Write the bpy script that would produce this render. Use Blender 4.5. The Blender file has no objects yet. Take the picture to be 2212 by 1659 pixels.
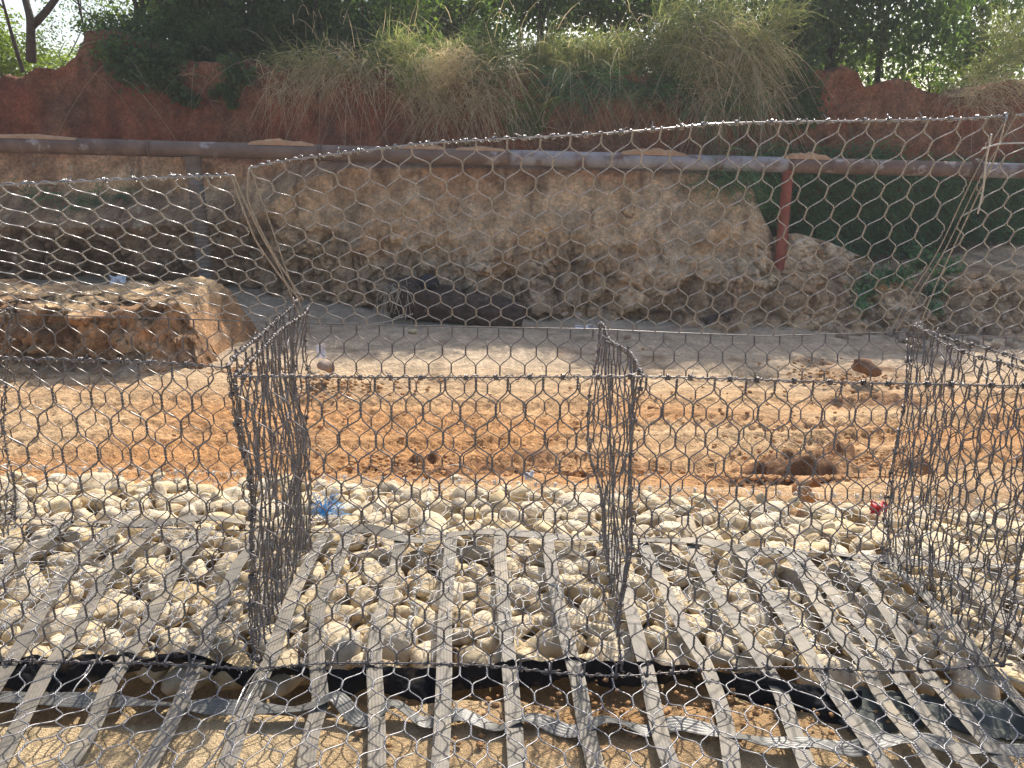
import bpy, math, random
import numpy as np
from math import radians as R, pi
random.seed(7); rng = np.random.default_rng(11)
SC = bpy.context.scene; COL = SC.collection

# ------------------------------------------------------------------ camera, sky, sun, exposure
F, CX, CY, O = 1662., 1106., 829.5, np.array([0, 0, 1.64])
def cam_axes(yaw, pitch, roll):
    y, p, a = R(yaw), R(pitch), R(roll)
    f = np.array([math.sin(y)*math.cos(p), math.cos(y)*math.cos(p), -math.sin(p)])
    r = np.array([math.cos(y), -math.sin(y), 0]); u = np.cross(r, f)
    return f, r*math.cos(a)+u*math.sin(a), u*math.cos(a)-r*math.sin(a)
FW, RT, UP = cam_axes(3, 16.6, 1.2)
cd = bpy.data.cameras.new('camera'); co = bpy.data.objects.new('camera', cd); COL.objects.link(co)
from mathutils import Matrix, Vector
m4 = Matrix.Identity(4)
for i in range(3):
    m4[i][0], m4[i][1], m4[i][2], m4[i][3] = RT[i], UP[i], -FW[i], O[i]
co.matrix_world = m4
cd.sensor_width = 36; cd.lens = 36*F/2212; cd.clip_start = .05; cd.clip_end = 1500
SC.camera = co
SUN_EL, SUN_AZ = 46, 20
w = bpy.data.worlds.new('World'); SC.world = w; w.use_nodes = True
nt = w.node_tree; bg = nt.nodes['Background']; sk = nt.nodes.new('ShaderNodeTexSky')
sk.sky_type = 'NISHITA'; sk.sun_disc = False; sk.sun_elevation = R(SUN_EL); sk.sun_rotation = R(SUN_AZ)
sk.air_density = 1.0; sk.dust_density = 3.0; sk.ozone_density = 1.0
nt.links.new(sk.outputs[0], bg.inputs[0]); bg.inputs[1].default_value = .15
sl = bpy.data.lights.new('sun', 'SUN'); so = bpy.data.objects.new('sun', sl); COL.objects.link(so)
sl.energy = 4.6; sl.angle = R(.5); sl.color = (1, .93, .82)
SUN = Vector((math.sin(R(SUN_AZ))*math.cos(R(SUN_EL)), math.cos(R(SUN_AZ))*math.cos(R(SUN_EL)), math.sin(R(SUN_EL))))
so.rotation_euler = SUN.to_track_quat('Z', 'Y').to_euler(); so.location = (4, 10, 12)
SC.view_settings.view_transform = 'Standard'; SC.view_settings.look = 'None'
SC.view_settings.exposure = .58; SC.view_settings.gamma = 1; SC.view_settings.use_curve_mapping = False
SC.render.engine = 'CYCLES'
SC.cycles.max_bounces = 6; SC.cycles.diffuse_bounces = 3; SC.cycles.transparent_max_bounces = 4

# ------------------------------------------------------------------ helpers
def pt(px, py, y=None, z=None):
    """a point of the place seen along one sight line, at a known distance y or a known height z"""
    d = FW + RT*(px-CX)/F - UP*(py-CY)/F
    t = (y-O[1])/d[1] if y is not None else (z-O[2])/d[2]
    return O + d*t

def hash3(i, j, k):
    h = (i.astype(np.int64)*374761393 + j.astype(np.int64)*668265263 + k.astype(np.int64)*2147483647) & 0xffffffff
    h = ((h ^ (h >> 13))*1274126177) & 0xffffffff
    return ((h ^ (h >> 16)) & 0xffff)/65535.
def vnoise(x, y, z=0):
    x, y, z = np.broadcast_arrays(np.asarray(x, float), np.asarray(y, float), np.asarray(z, float))
    i, j, k = np.floor(x), np.floor(y), np.floor(z); a, b, c = x-i, y-j, z-k
    a, b, c = a*a*(3-2*a), b*b*(3-2*b), c*c*(3-2*c); s = 0
    for di in (0, 1):
        for dj in (0, 1):
            for dk in (0, 1):
                s = s + hash3(i+di, j+dj, k+dk)*(a if di else 1-a)*(b if dj else 1-b)*(c if dk else 1-c)
    return s*2-1
def fbm(x, y, z=0, o=4, g=.5):
    s, a, f = 0, 1, 1
    for q in range(o):
        s = s + a*vnoise(np.asarray(x)*f+q*17.3, np.asarray(y)*f+q*5.1, np.asarray(z)*f+q*9.7); a *= g; f *= 2.03
    return s
def worley(x, y, seed=0):
    """distance to the nearest and second nearest cell point, and a number per cell"""
    i, j = np.floor(x), np.floor(y); f1 = np.full(x.shape, 9.); f2 = f1.copy(); cid = np.zeros(x.shape)
    for di in (-1, 0, 1):
        for dj in (-1, 0, 1):
            a, b = i+di, j+dj; z = np.full(x.shape, seed)
            d = np.hypot(a+hash3(a, b, z)-x, b+hash3(a, b, z+71)-y); h = hash3(a, b, z+137)
            m = d < f1; f2 = np.where(m, f1, np.minimum(f2, d)); cid = np.where(m, h, cid); f1 = np.minimum(f1, d)
    return f1, f2, cid
def sstep(a, b, x):
    t = np.clip((x-a)/(b-a), 0, 1); return t*t*(3-2*t)

class MB:
    def __init__(s): s.v, s.q, s.t, s.n, s.c = [], [], [], 0, []
    def add(s, v, q=None, t=None, c=None):
        v = np.asarray(v, float).reshape(-1, 3)
        if q is not None: s.q.append(np.asarray(q, int).reshape(-1, 4)+s.n)
        if t is not None: s.t.append(np.asarray(t, int).reshape(-1, 3)+s.n)
        s.v.append(v); s.n += len(v)
        s.c.append(np.ones((len(v), 3)) if c is None else np.broadcast_to(np.asarray(c, float), (len(v), 3)))
        return s
    def grid(s, P, c=None, closed=False):
        a, b = P.shape[:2]; I = np.arange(a*b).reshape(a, b)
        if closed: I = np.concatenate([I, I[:, :1]], 1)
        q = np.stack([I[:-1, :-1], I[:-1, 1:], I[1:, 1:], I[1:, :-1]], -1).reshape(-1, 4)
        return s.add(P.reshape(-1, 3), q, c=None if c is None else np.asarray(c).reshape(-1, 3))
    def mesh(s, name, smooth=True, color=False):
        me = bpy.data.meshes.new(name); v = np.concatenate(s.v)
        q = np.concatenate(s.q) if s.q else np.zeros((0, 4), int); t = np.concatenate(s.t) if s.t else np.zeros((0, 3), int)
        me.vertices.add(len(v)); me.vertices.foreach_set('co', v.ravel())
        li = np.concatenate([q.ravel(), t.ravel()]); me.loops.add(len(li)); me.loops.foreach_set('vertex_index', li)
        ls = np.concatenate([np.arange(len(q))*4, len(q)*4+np.arange(len(t))*3]); me.polygons.add(len(ls))
        me.polygons.foreach_set('loop_start', ls)
        me.polygons.foreach_set('use_smooth', np.full(len(ls), smooth))
        if color:
            at = me.color_attributes.new('soil', 'FLOAT_COLOR', 'POINT')
            c = np.concatenate(s.c); at.data.foreach_set('color', np.concatenate([c, np.ones((len(c), 1))], 1).ravel())
        me.update(calc_edges=True); me.validate(); return me
    def build(s, name, m, parent=None, smooth=True, color=False):
        return link(name, s.mesh(name, smooth, color), m, parent)
def link(name, me, m=None, parent=None, loc=None):
    o = bpy.data.objects.new(name, me); COL.objects.link(o)
    if m is not None and not me.materials: me.materials.append(m)
    if parent is not None:
        o.parent = parent; o.matrix_parent_inverse = Matrix.Translation(-Vector(parent.location))
    if loc is not None: o.location = loc
    return o
def thing(name, label, cat, loc=(0, 0, 0), group=None):
    o = bpy.data.objects.new(name, None); COL.objects.link(o); o.location = tuple(loc); o.empty_display_size = .1
    return tag(o, label, cat, group)
def tag(o, label, cat, group=None, kind=None):
    o['label'] = label; o['category'] = cat
    if group: o['group'] = group
    if kind: o['kind'] = kind
    return o
def struct(o): o['kind'] = 'structure'; return o
def stuff(o, label=None, cat=None):
    o['kind'] = 'stuff'
    if label: o['label'] = label; o['category'] = cat
    return o

def tubes(mb, P, r, k=5, ref=(0, 0, 1), caps=False):
    """P (m,n,3): m wires of n points each"""
    P = np.asarray(P, float)
    if P.ndim == 2: P = P[None]
    T = np.gradient(P, axis=1); T /= np.linalg.norm(T, axis=2, keepdims=True)+1e-9
    A = np.cross(T, np.asarray(ref, float)); A /= np.linalg.norm(A, axis=2, keepdims=True)+1e-9
    B = np.cross(A, T); th = np.arange(k)*2*pi/k
    r = np.broadcast_to(np.asarray(r, float), P.shape[:2])[..., None, None]
    V = P[:, :, None]+r*(A[:, :, None]*np.cos(th)[:, None]+B[:, :, None]*np.sin(th)[:, None])
    m, n = P.shape[:2]; I = np.arange(m*n*k).reshape(m, n, k); J = np.roll(I, -1, 2)
    q = np.stack([I[:, :-1], J[:, :-1], J[:, 1:], I[:, 1:]], -1).reshape(-1, 4)
    mb.add(V.reshape(-1, 3), q)
    if caps and k >= 3:
        t = []
        for e, s in ((0, 1), (n-1, -1)):
            for mm in range(m):
                for a in range(1, k-1): t.append((I[mm, e, 0], I[mm, e, a+(1 if s > 0 else 0)], I[mm, e, a+(0 if s > 0 else 1)]))
        mb.t.append(np.array(t, int)+mb.n-m*n*k)
    return mb
def resample(P, n):
    P = np.asarray(P, float); d = np.r_[0, np.cumsum(np.linalg.norm(np.diff(P, axis=0), axis=1))]
    s = np.linspace(0, d[-1], n); return np.stack([np.interp(s, d, P[:, i]) for i in range(3)], 1)
def smooth_path(P, n):
    P = np.asarray(P, float); Q = resample(P, n); k = max(1, n//(len(P)*3))
    for _ in range(3*k):
        Q[1:-1] = (Q[:-2]+2*Q[1:-1]+Q[2:])/4
    return Q

# ------------------------------------------------------------------ materials
def mat(name, c1, c2=None, scale=6, rough=.85, bump=0., bscale=60, attr=False, rnd=0, metal=0., spec=.4, trans=None, c3=None, s3=2, w3=.5, bdetail=8, fine=None):
    m = bpy.data.materials.new(name); m.use_nodes = True; n = m.node_tree.nodes; L = m.node_tree.links
    b = n['Principled BSDF']; b.inputs['Roughness'].default_value = rough; b.inputs['Metallic'].default_value = metal
    b.inputs['Specular IOR Level'].default_value = spec
    geo = n.new('ShaderNodeNewGeometry')
    def noise(sc, det=6, ro=.6):
        x = n.new('ShaderNodeTexNoise'); x.inputs['Scale'].default_value = sc; x.inputs['Detail'].default_value = det
        x.inputs['Roughness'].default_value = ro; L.new(geo.outputs['Position'], x.inputs['Vector']); return x
    def mix(kind, fac, a, bb):
        x = n.new('ShaderNodeMix'); x.data_type = 'RGBA'; x.blend_type = kind
        for sock, v in ((x.inputs[0], fac), (x.inputs[6], a), (x.inputs[7], bb)):
            if isinstance(v, bpy.types.NodeSocket): L.new(v, sock)
            elif isinstance(v, (int, float)): sock.default_value = v
            else: sock.default_value = (*v, 1)
        return x.outputs[2]
    def rng_(sock, a, bb, lo=0, hi=1):
        x = n.new('ShaderNodeMapRange'); L.new(sock, x.inputs[0])
        for i, v in zip((1, 2, 3, 4), (a, bb, lo, hi)): x.inputs[i].default_value = v
        return x.outputs[0]
    if attr:
        a = n.new('ShaderNodeAttribute'); a.attribute_name = 'soil'; base = a.outputs['Color']
        col = mix('MULTIPLY', 1., base, mix('MIX', rng_(noise(scale).outputs[0], .3, .7), c1, c2 or c1))
    else:
        col = mix('MIX', rng_(noise(scale).outputs[0], .35, .65), c1, c2 or c1)
    if c3: col = mix('MIX', rng_(noise(s3, 7, .65).outputs[0], w3, w3+.12), col, c3)
    for fs, lo, hi in (fine or ()):
        col = mix('MULTIPLY', 1., col, mix('MIX', rng_(noise(fs, 5, .7).outputs[0], .38, .62), (lo, lo, lo), (hi, hi, hi)))
    if rnd:
        oi = n.new('ShaderNodeObjectInfo'); hs = n.new('ShaderNodeHueSaturation')
        L.new(rng_(oi.outputs['Random'], 0, 1, 1-rnd, 1+rnd), hs.inputs['Value'])
        ma = n.new('ShaderNodeMath'); ma.operation = 'MULTIPLY'; ma.inputs[1].default_value = 7.31; L.new(oi.outputs['Random'], ma.inputs[0])
        fr = n.new('ShaderNodeMath'); fr.operation = 'FRACT'; L.new(ma.outputs[0], fr.inputs[0])
        L.new(rng_(fr.outputs[0], 0, 1, 1-rnd*.9, 1+rnd*.9), hs.inputs['Saturation'])
        L.new(col, hs.inputs['Color']); col = hs.outputs[0]
    L.new(col, b.inputs['Base Color'])
    if bump:
        bp = n.new('ShaderNodeBump'); bp.inputs['Strength'].default_value = 1; bp.inputs['Distance'].default_value = bump
        L.new(noise(bscale, bdetail, .65).outputs[0], bp.inputs['Height']); L.new(bp.outputs[0], b.inputs['Normal'])
    if trans:
        tr = n.new('ShaderNodeBsdfTranslucent'); ms = n.new('ShaderNodeMixShader'); ms.inputs[0].default_value = trans[1]
        tc = mix('MULTIPLY', 1., col, trans[0]); L.new(tc, tr.inputs[0])
        L.new(b.outputs[0], ms.inputs[1]); L.new(tr.outputs[0], ms.inputs[2]); L.new(ms.outputs[0], n['Material Output'].inputs[0])
    return m

M = dict(
 wire=mat('wire', (.13, .115, .11), (.21, .195, .19), 30, .36, metal=.5, spec=.6, c3=(.17, .11, .07), s3=14, w3=.58),
 wire_new=mat('wire_new', (.275, .265, .26), (.38, .37, .36), 30, .24, metal=.5, spec=.7),
 wire_tail=mat('wire_tail', (.22, .215, .22), (.32, .315, .325), 30, .42, metal=.35, spec=.5),
 wire_pale=mat('wire_pale', (.42, .41, .39), (.56, .55, .52), 30, .42, metal=.2),
 stone=mat('stone', (.50, .395, .25), (.64, .535, .365), 14, .9, .008, 45, rnd=.2, c3=(.36, .26, .16), s3=9, w3=.55),
 sand=mat('near_sand', (.86, .86, .86), (1.1, 1.08, 1.05), 22, .95, .02, 120, attr=True, fine=((45, .82, 1.16), (260, .78, 1.2))),
 track=mat('track', (.78, .75, .72), (1.14, 1.12, 1.1), 7, .95, .045, 34, attr=True, bdetail=10, fine=((28, .80, 1.18), (110, .85, 1.14))),
 cliff=mat('cliff', (.62, .60, .58), (1.26, 1.24, 1.2), 6, .95, .11, 16, attr=True, bdetail=12, fine=((24, .78, 1.2), (90, .85, 1.14))),
 clod=mat('clod', (.40, .21, .09), (.52, .30, .14), 20, .95, .02, 50),
 strap=mat('strap', (.135, .12, .098), (.20, .175, .14), 7, .6, .002, 30, c3=(.27, .225, .16), s3=5, w3=.53, fine=((60, .88, 1.12),)),
 strap_dark=mat('strap_dark', (.085, .085, .08), (.15, .145, .13), 9, .42, .002, 30, spec=.45),
 geotex=mat('geotextile', (.010, .010, .012), (.022, .022, .024), 12, .9, .006, 70, spec=.15, c3=(.16, .115, .07), s3=5, w3=.55),
 geotex_grey=mat('geotextile_dusty', (.06, .07, .062), (.11, .115, .1), 8, .85, .004, 90),
 pipe=mat('pipe_paint', (.125, .085, .066), (.205, .15, .12), 3, .6, .01, 30, c3=(.45, .42, .42), s3=2.2, w3=.60),
 pipe_white=mat('pipe_white', (.22, .21, .22), (.34, .33, .34), 4, .6, .01, 30, c3=(.14, .085, .07), s3=3.2, w3=.50),
 pipe_rust=mat('pipe_rust', (.115, .075, .06), (.20, .135, .105), 5, .75, .01, 30, c3=(.42, .38, .35), s3=4.5, w3=.55),
 rust=mat('rust', (.22, .055, .035), (.32, .09, .055), 8, .75, .006, 40, c3=(.38, .2, .15), s3=9, w3=.62),
 corr=mat('corrugated', (.12, .095, .075), (.22, .18, .145), 6, .7, .004, 40, c3=(.13, .17, .21), s3=4, w3=.6),
 soil=mat('heaped_soil', (.42, .24, .13), (.55, .34, .2), 9, .95, .02, 50),
 bark=mat('bark', (.045, .032, .024), (.09, .07, .055), 14, .9, .02, 30),
 logw=mat('log_wood', (.04, .025, .018), (.095, .062, .045), 9, .85, .03, 16, c3=(.27, .21, .16), s3=6, w3=.6),
 fibre=mat('root_fibre', (.35, .29, .2), (.5, .43, .33), 10),
 black=mat('black_cloth', (.008, .009, .014), (.015, .016, .024), 10, .6, .003, 60),
 leaf_dark=mat('leaf_dark', (.034, .060, .044), (.088, .13, .070), 2.2, .5, trans=((2.6, 2.9, .9), .55)),
 leaf_mid=mat('leaf_mid', (.045, .078, .038), (.12, .16, .065), 2.2, .5, trans=((2.2, 2.5, .8), .5)),
 leaf_bright=mat('leaf_bright', (.08, .13, .022), (.13, .18, .035), 1.2, .5, trans=((2.3, 2.3, .7), .5)),
 grass_dark=mat('grass_dark', (.045, .105, .075), (.16, .27, .13), 6, .55, trans=((1.6, 2., .8), .35)),
 grass_green=mat('grass_green', (.07, .12, .03), (.14, .19, .06), 3, .5, trans=((1.6, 1.8, .8), .4)),
 grass_mix=mat('grass_mix', (.11, .15, .075), (.36, .35, .19), 9, .6, trans=((1.6, 1.7, .9), .4)),
 grass_dry=mat('grass_dry', (.32, .27, .17), (.66, .58, .41), 11, .7, trans=((1.5, 1.4, 1.1), .4)),
 white=mat('white_plastic', (.7, .7, .72), (.8, .8, .8), 10, .4),
 blue=mat('blue_rope', (.02, .25, .62), (.05, .38, .75), 10, .5),
 red=mat('red_plastic', (.55, .04, .05), (.65, .08, .08), 10, .4),
 clay=mat('clay', (.34, .17, .07), (.45, .25, .12), 12, .85, .005, 50),
 bould=mat('brown_boulder', (.15, .075, .04), (.25, .14, .08), 10, .9, .02, 30),
 rubble=mat('rubble', (.28, .19, .13), (.44, .34, .25), 8, .95, .02, 30, rnd=.2),
)
TAN, ORANGE, PALE, BROWN = np.array([.58, .40, .225]), np.array([.53, .285, .12]), np.array([.56, .46, .34]), np.array([.20, .095, .042])
def lerp(a, b, t): return a*(1-t[..., None])+b*t[..., None]

# ------------------------------------------------------------------ ground
def base_z(x, y):
    z = -.12-.30*sstep(3.75, 5.0, y)
    return z+.22*sstep(9.2, 11.4, y)*sstep(-1., -4.5, x)
v = 120.
big = MB().add([(-v, -v, -.9), (v, -v, -.9), (v, v, -.9), (-v, v, -.9)], [(0, 1, 2, 3)], c=TAN).build('terrain', M['track'], color=True); struct(big)

def tread(x, y, ang, off, width, pitch, depth, flip=1):
    """lugs pressed by a loader tyre along a line"""
    c, s = math.cos(ang), math.sin(ang)
    a, b = x*c+y*s, -x*s+y*c-off
    b = b+.05*np.sin(a*.9)
    inside = sstep(width, width*.8, np.abs(b))
    ph = (a+flip*np.abs(b)*.7)/pitch+.25*vnoise(a*1.3, b*2)
    lug = np.clip(np.sin(ph*2*pi)*1.6, -1, 1)
    return inside*(lug*depth*(.35+.65*(vnoise(a*.7+3, off)*.5+.5))-depth*.8)

ys = np.concatenate([np.arange(3.55, 7.6, .018), np.linspace(7.62, 13.5, 70)])
xs = np.concatenate([np.linspace(-16, -5.6, 30), np.arange(-5.5, 6.2, .024), np.linspace(6.3, 18, 30)])
X, Y = np.meshgrid(xs, ys)
Z = base_z(X, Y)+.035*fbm(X*.7, Y*1.1, o=3)
Z += .022*fbm(X*3, Y*5, 1.7, o=4)+.009*fbm(X*11, Y*16, 4, o=3)*(.5+.5*sstep(-.2, .5, fbm(X*1.5, Y*2, 8)))
near = sstep(8.2, 6.8, Y)
for a, off, wd, pi_, dp, fl in ((.03, 4.55, .16, .10, .022, 1), (.02, 5.0, .17, .12, .028, -1), (.05, 5.35, .15, .10, .024, 1), (-.02, 5.95, .18, .13, .024, -1),
                                 (.03, 6.35, .15, .11, .018, 1), (.3, 4.3, .14, .07, .016, 1), (.06, 4.15, .1, .09, .018, -1), (.0, 4.78, .1, .08, .016, 1), (.04, 5.7, .12, .12, .018, 1)):
    Z += near*tread(X, Y, a, off, wd, pi_, dp, fl)
# churned soil: two patches of broken clods
def patch(cx, cy, rx, ry): return np.clip(1.25-((X-cx)/rx)**2-((Y-cy)/ry)**2+.9*fbm(X*2.5, Y*3.5, cx, o=3), 0, 1)
pa = pt(1050, 985, z=-.35); pb = pt(1790, 985, z=-.33); pc = pt(1840, 810, z=-.42); pd = pt(1900, 860, z=-.42); pe = pt(760, 835, z=-.4)
k1, k2, k3, k4, k5 = patch(pa[0], pa[1]-.1, 1.0, .30), patch(pb[0]+.05, pb[1], .55, .35), patch(pc[0], pc[1], .65, .6), patch(pd[0], pd[1], .5, .25), patch(pe[0]-.1, pe[1], .8, .3)
chur = np.clip(k1+k2+k3*.6+k4+k5*.5, 0, 1)
Z += chur*(.045*np.abs(fbm(X*9, Y*9, 2, o=3))+.025*fbm(X*5, Y*5, 8, o=2)) + .11*k2*(.7+.5*fbm(X*6, Y*6, 5, o=3))
Z -= np.where(Y < 3.9, .1*sstep(3.9, 3.6, Y), 0)
sx, sy = pt(1735, 1016, z=-.2)[:2]
fr_ = sy+.06*fbm(X*3.5, 0, 5, o=3)+.05*fbm(X*9, Y*4, 6, o=2)
scarp = np.exp(-((X-sx)/.34)**4)*sstep(fr_-.02, fr_+.07, Y)*sstep(fr_+.75, fr_+.2, Y)
Z += scarp*(.13+.05*fbm(X*8, Y*8, 9, o=3))
scc = np.exp(-((X-sx)/.38)**4)*sstep(fr_-.22, fr_-.05, Y)*sstep(fr_+.45, fr_+.15, Y)
tt = np.clip(.62+.9*fbm(X*.55+4, Y*1.3, o=4), 0, 1)*sstep(7.1, 5.9, Y)
Cc = lerp(np.broadcast_to(TAN, X.shape+(3,)), ORANGE, np.clip(tt*1.1, 0, 1))
Cc = lerp(Cc, PALE, sstep(6.4, 8.2, Y)*.85)
Cc = lerp(Cc, TAN*1.05, sstep(1.0, 2.2, X)*sstep(5.2, 4.2, Y)*.8)
Cc = lerp(Cc, BROWN, np.clip(chur+.5*k2, 0, 1)*np.clip(.7+.6*fbm(X*6, Y*7, 3, o=3), 0, 1)*.92)
Cc = lerp(Cc, BROWN*.95, np.clip(scc*(1.1+.6*fbm(X*7, Y*7, 2, o=3)), 0, 1)*.95)
Cc = Cc*(1+.22*fbm(X*8, Y*13, 17, o=4))[..., None].clip(.6, 1.35)
Cc = lerp(Cc, BROWN, np.clip(fbm(X*3.1, Y*6, 5, o=4)-.55, 0, 1)*.9)
struct(MB().grid(np.stack([X, Y, Z], -1), Cc).build('ground', M['track'], color=True))

# near strip of sand, dropping under the stone fill
xs, ys = np.concatenate([np.linspace(-9, -3.25, 60), np.arange(-3.2, 3.3, .016), np.linspace(3.32, 9, 60)]), np.concatenate([np.linspace(-1.5, 1.2, 40), np.arange(1.22, 2.5, .013), np.linspace(2.55, 3.7, 12)])
X, Y = np.meshgrid(xs, ys)
edge = 2.02+.05*fbm(X*1.7, 0, 3, o=2)
lump = np.exp(-((X-.55)/.75)**2-((Y-1.92)/.16)**2)
Z = -.035-.17*sstep(0, .12, Y-edge)+.012*fbm(X*2, Y*2, 1, o=3)+.004*fbm(X*14, Y*14, 2, o=3)
Z += lump*(.03+.018*np.abs(fbm(X*14, Y*14, 7, o=3)))
Cc = lerp(np.broadcast_to(np.array([.62, .45, .25]), X.shape+(3,)), np.array([.72, .55, .33]), np.clip(.5+fbm(X*3, Y*3, 2, o=3), 0, 1))
Cc = lerp(Cc, np.array([.45, .24, .09]), np.clip(lump*.8, 0, 1))
struct(MB().grid(np.stack([X, Y, Z], -1), Cc).build('sand', M['sand'], color=True))

# ------------------------------------------------------------------ cliff
PX = lambda p, y=11., q=400: pt(p, q, y=y)[0]
tab = np.array([  # px, base y z, front mass top y z, ledge y z, top y
 (-900, 11.6, -.2, 11.2, .55, 11.9, .95, 12.2), (0, 11.5, -.2, 11.1, .55, 11.85, .95, 12.15), (300, 11.3, -.22, 11.0, .6, 11.7, 1.0, 11.95),
 (440, 11.0, -.3, 10.95, .75, 11.5, 1.25, 11.8), (540, 10.7, -.33, 10.75, 1.2, 11.3, 1.46, 11.7), (640, 10.4, -.38, 10.7, 1.42, 11.2, 1.5, 11.6), (900, 9.9, -.42, 10.7, 1.46, 11.2, 1.52, 11.55),
 (1250, 9.55, -.45, 10.65, 1.46, 11.2, 1.52, 11.5), (1478, 9.4, -.45, 10.6, 1.42, 11.3, 1.48, 11.55), (1505, 9.38, -.45, 10.5, .98, 11.6, .9, 11.6), (1535, 9.35, -.45, 10.3, .56, 11.7, .5, 11.65), (1565, 9.32, -.45, 10.15, .72, 11.75, .45, 11.7), (1640, 9.28, -.45, 10.05, .60, 11.8, .4, 11.8),
 (1700, 9.25, -.45, 9.95, .42, 11.8, .35, 11.85), (1780, 9.18, -.45, 9.75, .24, 11.8, .3, 11.9), (1825, 9.1, -.45, 9.65, .05, 11.8, .3, 11.9), (1880, 9.0, -.45, 9.6, .30, 11.8, .3, 11.95), (1960, 8.9, -.45, 9.5, .28, 11.8, .3, 12.0),
 (2070, 8.75, -.45, 9.45, .38, 11.7, .5, 12.0), (2212, 8.6, -.45, 9.4, .28, 11.6, .6, 12.0), (2700, 8.5, -.45, 9.4, .3, 11.6, .7, 12.0), (3300, 8.5, -.45, 9.4, .3, 11.6, .7, 12.0)])
sky = np.array([(-900, 260), (-250, 200), (-60, 150), (0, 138), (18, 122), (42, 90), (58, 74), (90, 62), (125, 71), (160, 85), (205, 97), (225, 125), (300, 135), (450, 140), (600, 152), (750, 155), (900, 152),
 (1000, 142), (1100, 165), (1300, 168), (1440, 155), (1500, 115), (1560, 92), (1620, 112), (1660, 150), (1715, 152), (1736, 134), (1778, 150), (1795, 180), (1870, 168), (1905, 182), (1925, 192), (2000, 213), (2060, 203), (2120, 186), (2212, 162), (2700, 140), (3300, 150)])
def col_profile(x):
    p = np.interp(x, [PX(a) for a in (-900, 3300)], [-900, 3300])
    t = [np.interp(p, tab[:, 0], tab[:, i]) for i in range(1, 8)]
    zt = 1.64+.0*p; q = np.interp(p, sky[:, 0], sky[:, 1])
    d = FW[None]+RT[None]*((p-CX)/F)[:, None]-UP[None]*((q-CY)/F)[:, None]
    zt = O[2]+d[:, 2]/d[:, 1]*t[6]
    return p, t, zt
xs = np.concatenate([np.linspace(PX(-900), PX(-60), 40)[:-1], np.linspace(PX(-60), PX(2280), 820), np.linspace(PX(2280), PX(3300), 40)[1:]])
p, t, zt = col_profile(xs)
yb, zb, y1, z1, y2, z2, yt = t
rows = []
for s in np.linspace(0, 1, 120): rows.append((yb+(y1-yb)*(.25*s+.75*s**1.5), zb-.15+(z1-zb+.15)*s))
for s in np.linspace(0, 1, 14)[1:]: rows.append((y1+(y2-y1)*s, z1+(z2-z1)*s))
for s in np.linspace(0, 1, 120)[1:]: rows.append((y2+(yt-y2)*s**.8, z2+(zt-z2)*s))
nf = len(rows)
for dy in (.08, .25, .6, 1.2, 2.5, 5, 10, 20, 40): rows.append((yt+dy, zt-.02*dy**.5))
Yc = np.array([r_[0] for r_ in rows]); Zc = np.array([r_[1] for r_ in rows]); Xc = np.broadcast_to(xs, Yc.shape).copy()
face = np.ones(Yc.shape); face[nf:] = .15
nz = .13*fbm(Xc*.8, Zc*.8, 3, o=3)+.06*fbm(Xc*2.5, Zc*2.2, 5, o=4)+.035*np.abs(fbm(Xc*6, Zc*5, 1, o=3))
rough = .5+.75*sstep(.9, .3, Zc)          # the lower rock is broken, the cut above is smooth
nz = nz+.012*fbm(Xc*14, Zc*12, 2, o=3)+.02*sstep(.2, .8, fbm(Xc*7, Zc*6, 5, o=3))
wx, wz = Xc+.12*fbm(Xc*3, Zc*3, 41, o=3), Zc+.12*fbm(Xc*3, Zc*3, 42, o=3)
f1, f2, cid = worley(wx*2.1, wz*3.0, 3); g1, g2, cid2 = worley(wx*6, wz*8, 5); h1, h2, cid3 = worley(wx*17, wz*20, 7)
loww = sstep(.75, .25, Zc+.35*fbm(Xc*.9, Zc*.8, 77, o=3))          # the broken lower rock
nz = nz+loww*((cid-.5)*.13+(cid2-.5)*.05+(cid3-.5)*.022-.035*sstep(.08, 0, f2-f1)-.012*sstep(.10, 0, g2-g1))+(1-loww)*((cid3-.5)*.008+(cid-.5)*.03)
crack = sstep(.05, 0, np.abs(fbm(Xc*2.6, Zc*.9, 9, o=4)))*sstep(1.25, .8, Zc)*sstep(.1, .4, fbm(Xc*.9, Zc*.9, 13))
blk = np.floor(fbm(Xc*1.9, Zc*2.4, 12, o=2)*4)/4
Yc = Yc-face*(nz*rough*1.2)+face*crack*.06-face*.10*blk*sstep(1.0, .6, Zc)
Yc = Yc + face*.05*np.abs(vnoise(Xc*3.2, Zc*.35, 2))*sstep(1.3, 2.2, Zc)      # vertical erosion runnels
Zc[nf:] += .05*fbm(Xc[nf:]*1.5, Yc[nf:]*1.5, 2, o=3)
Zc[112:nf+3] += (np.linspace(0, 1, nf-109)[:, None]**3)*(.05*fbm(Xc[112:nf+3]*4, 0, 3, o=4)+.03*np.abs(vnoise(Xc[112:nf+3]*11, 1, 3)))
P_ = np.broadcast_to(p, Zc.shape)
RED, RBR, TANR, PNK, PALR, DRK = map(np.array, ((.30, .098, .052), (.27, .135, .08), (.78, .55, .33), (.56, .335, .195), (.72, .56, .385), (.24, .14, .085)))
n1, n2, n3 = fbm(Xc*.6, Zc*.9, 1, o=4), fbm(Xc*1.5, Zc*1.8, 4, o=4), fbm(Xc*3.5, Zc*3.5, 6, o=4)
Cc = lerp(np.broadcast_to(RED, Zc.shape+(3,)), RBR, np.clip(.25+.8*n2+sstep(2.1, 3., Zc)*.6, 0, 1))
Cc = lerp(Cc, RBR*1.15, sstep(1600, 1750, P_)*np.clip(.8+n2, 0, 1)*sstep(1.6, 2.0, Zc))
low = sstep(1.62, 1.40, Zc+.09*n2)
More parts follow.
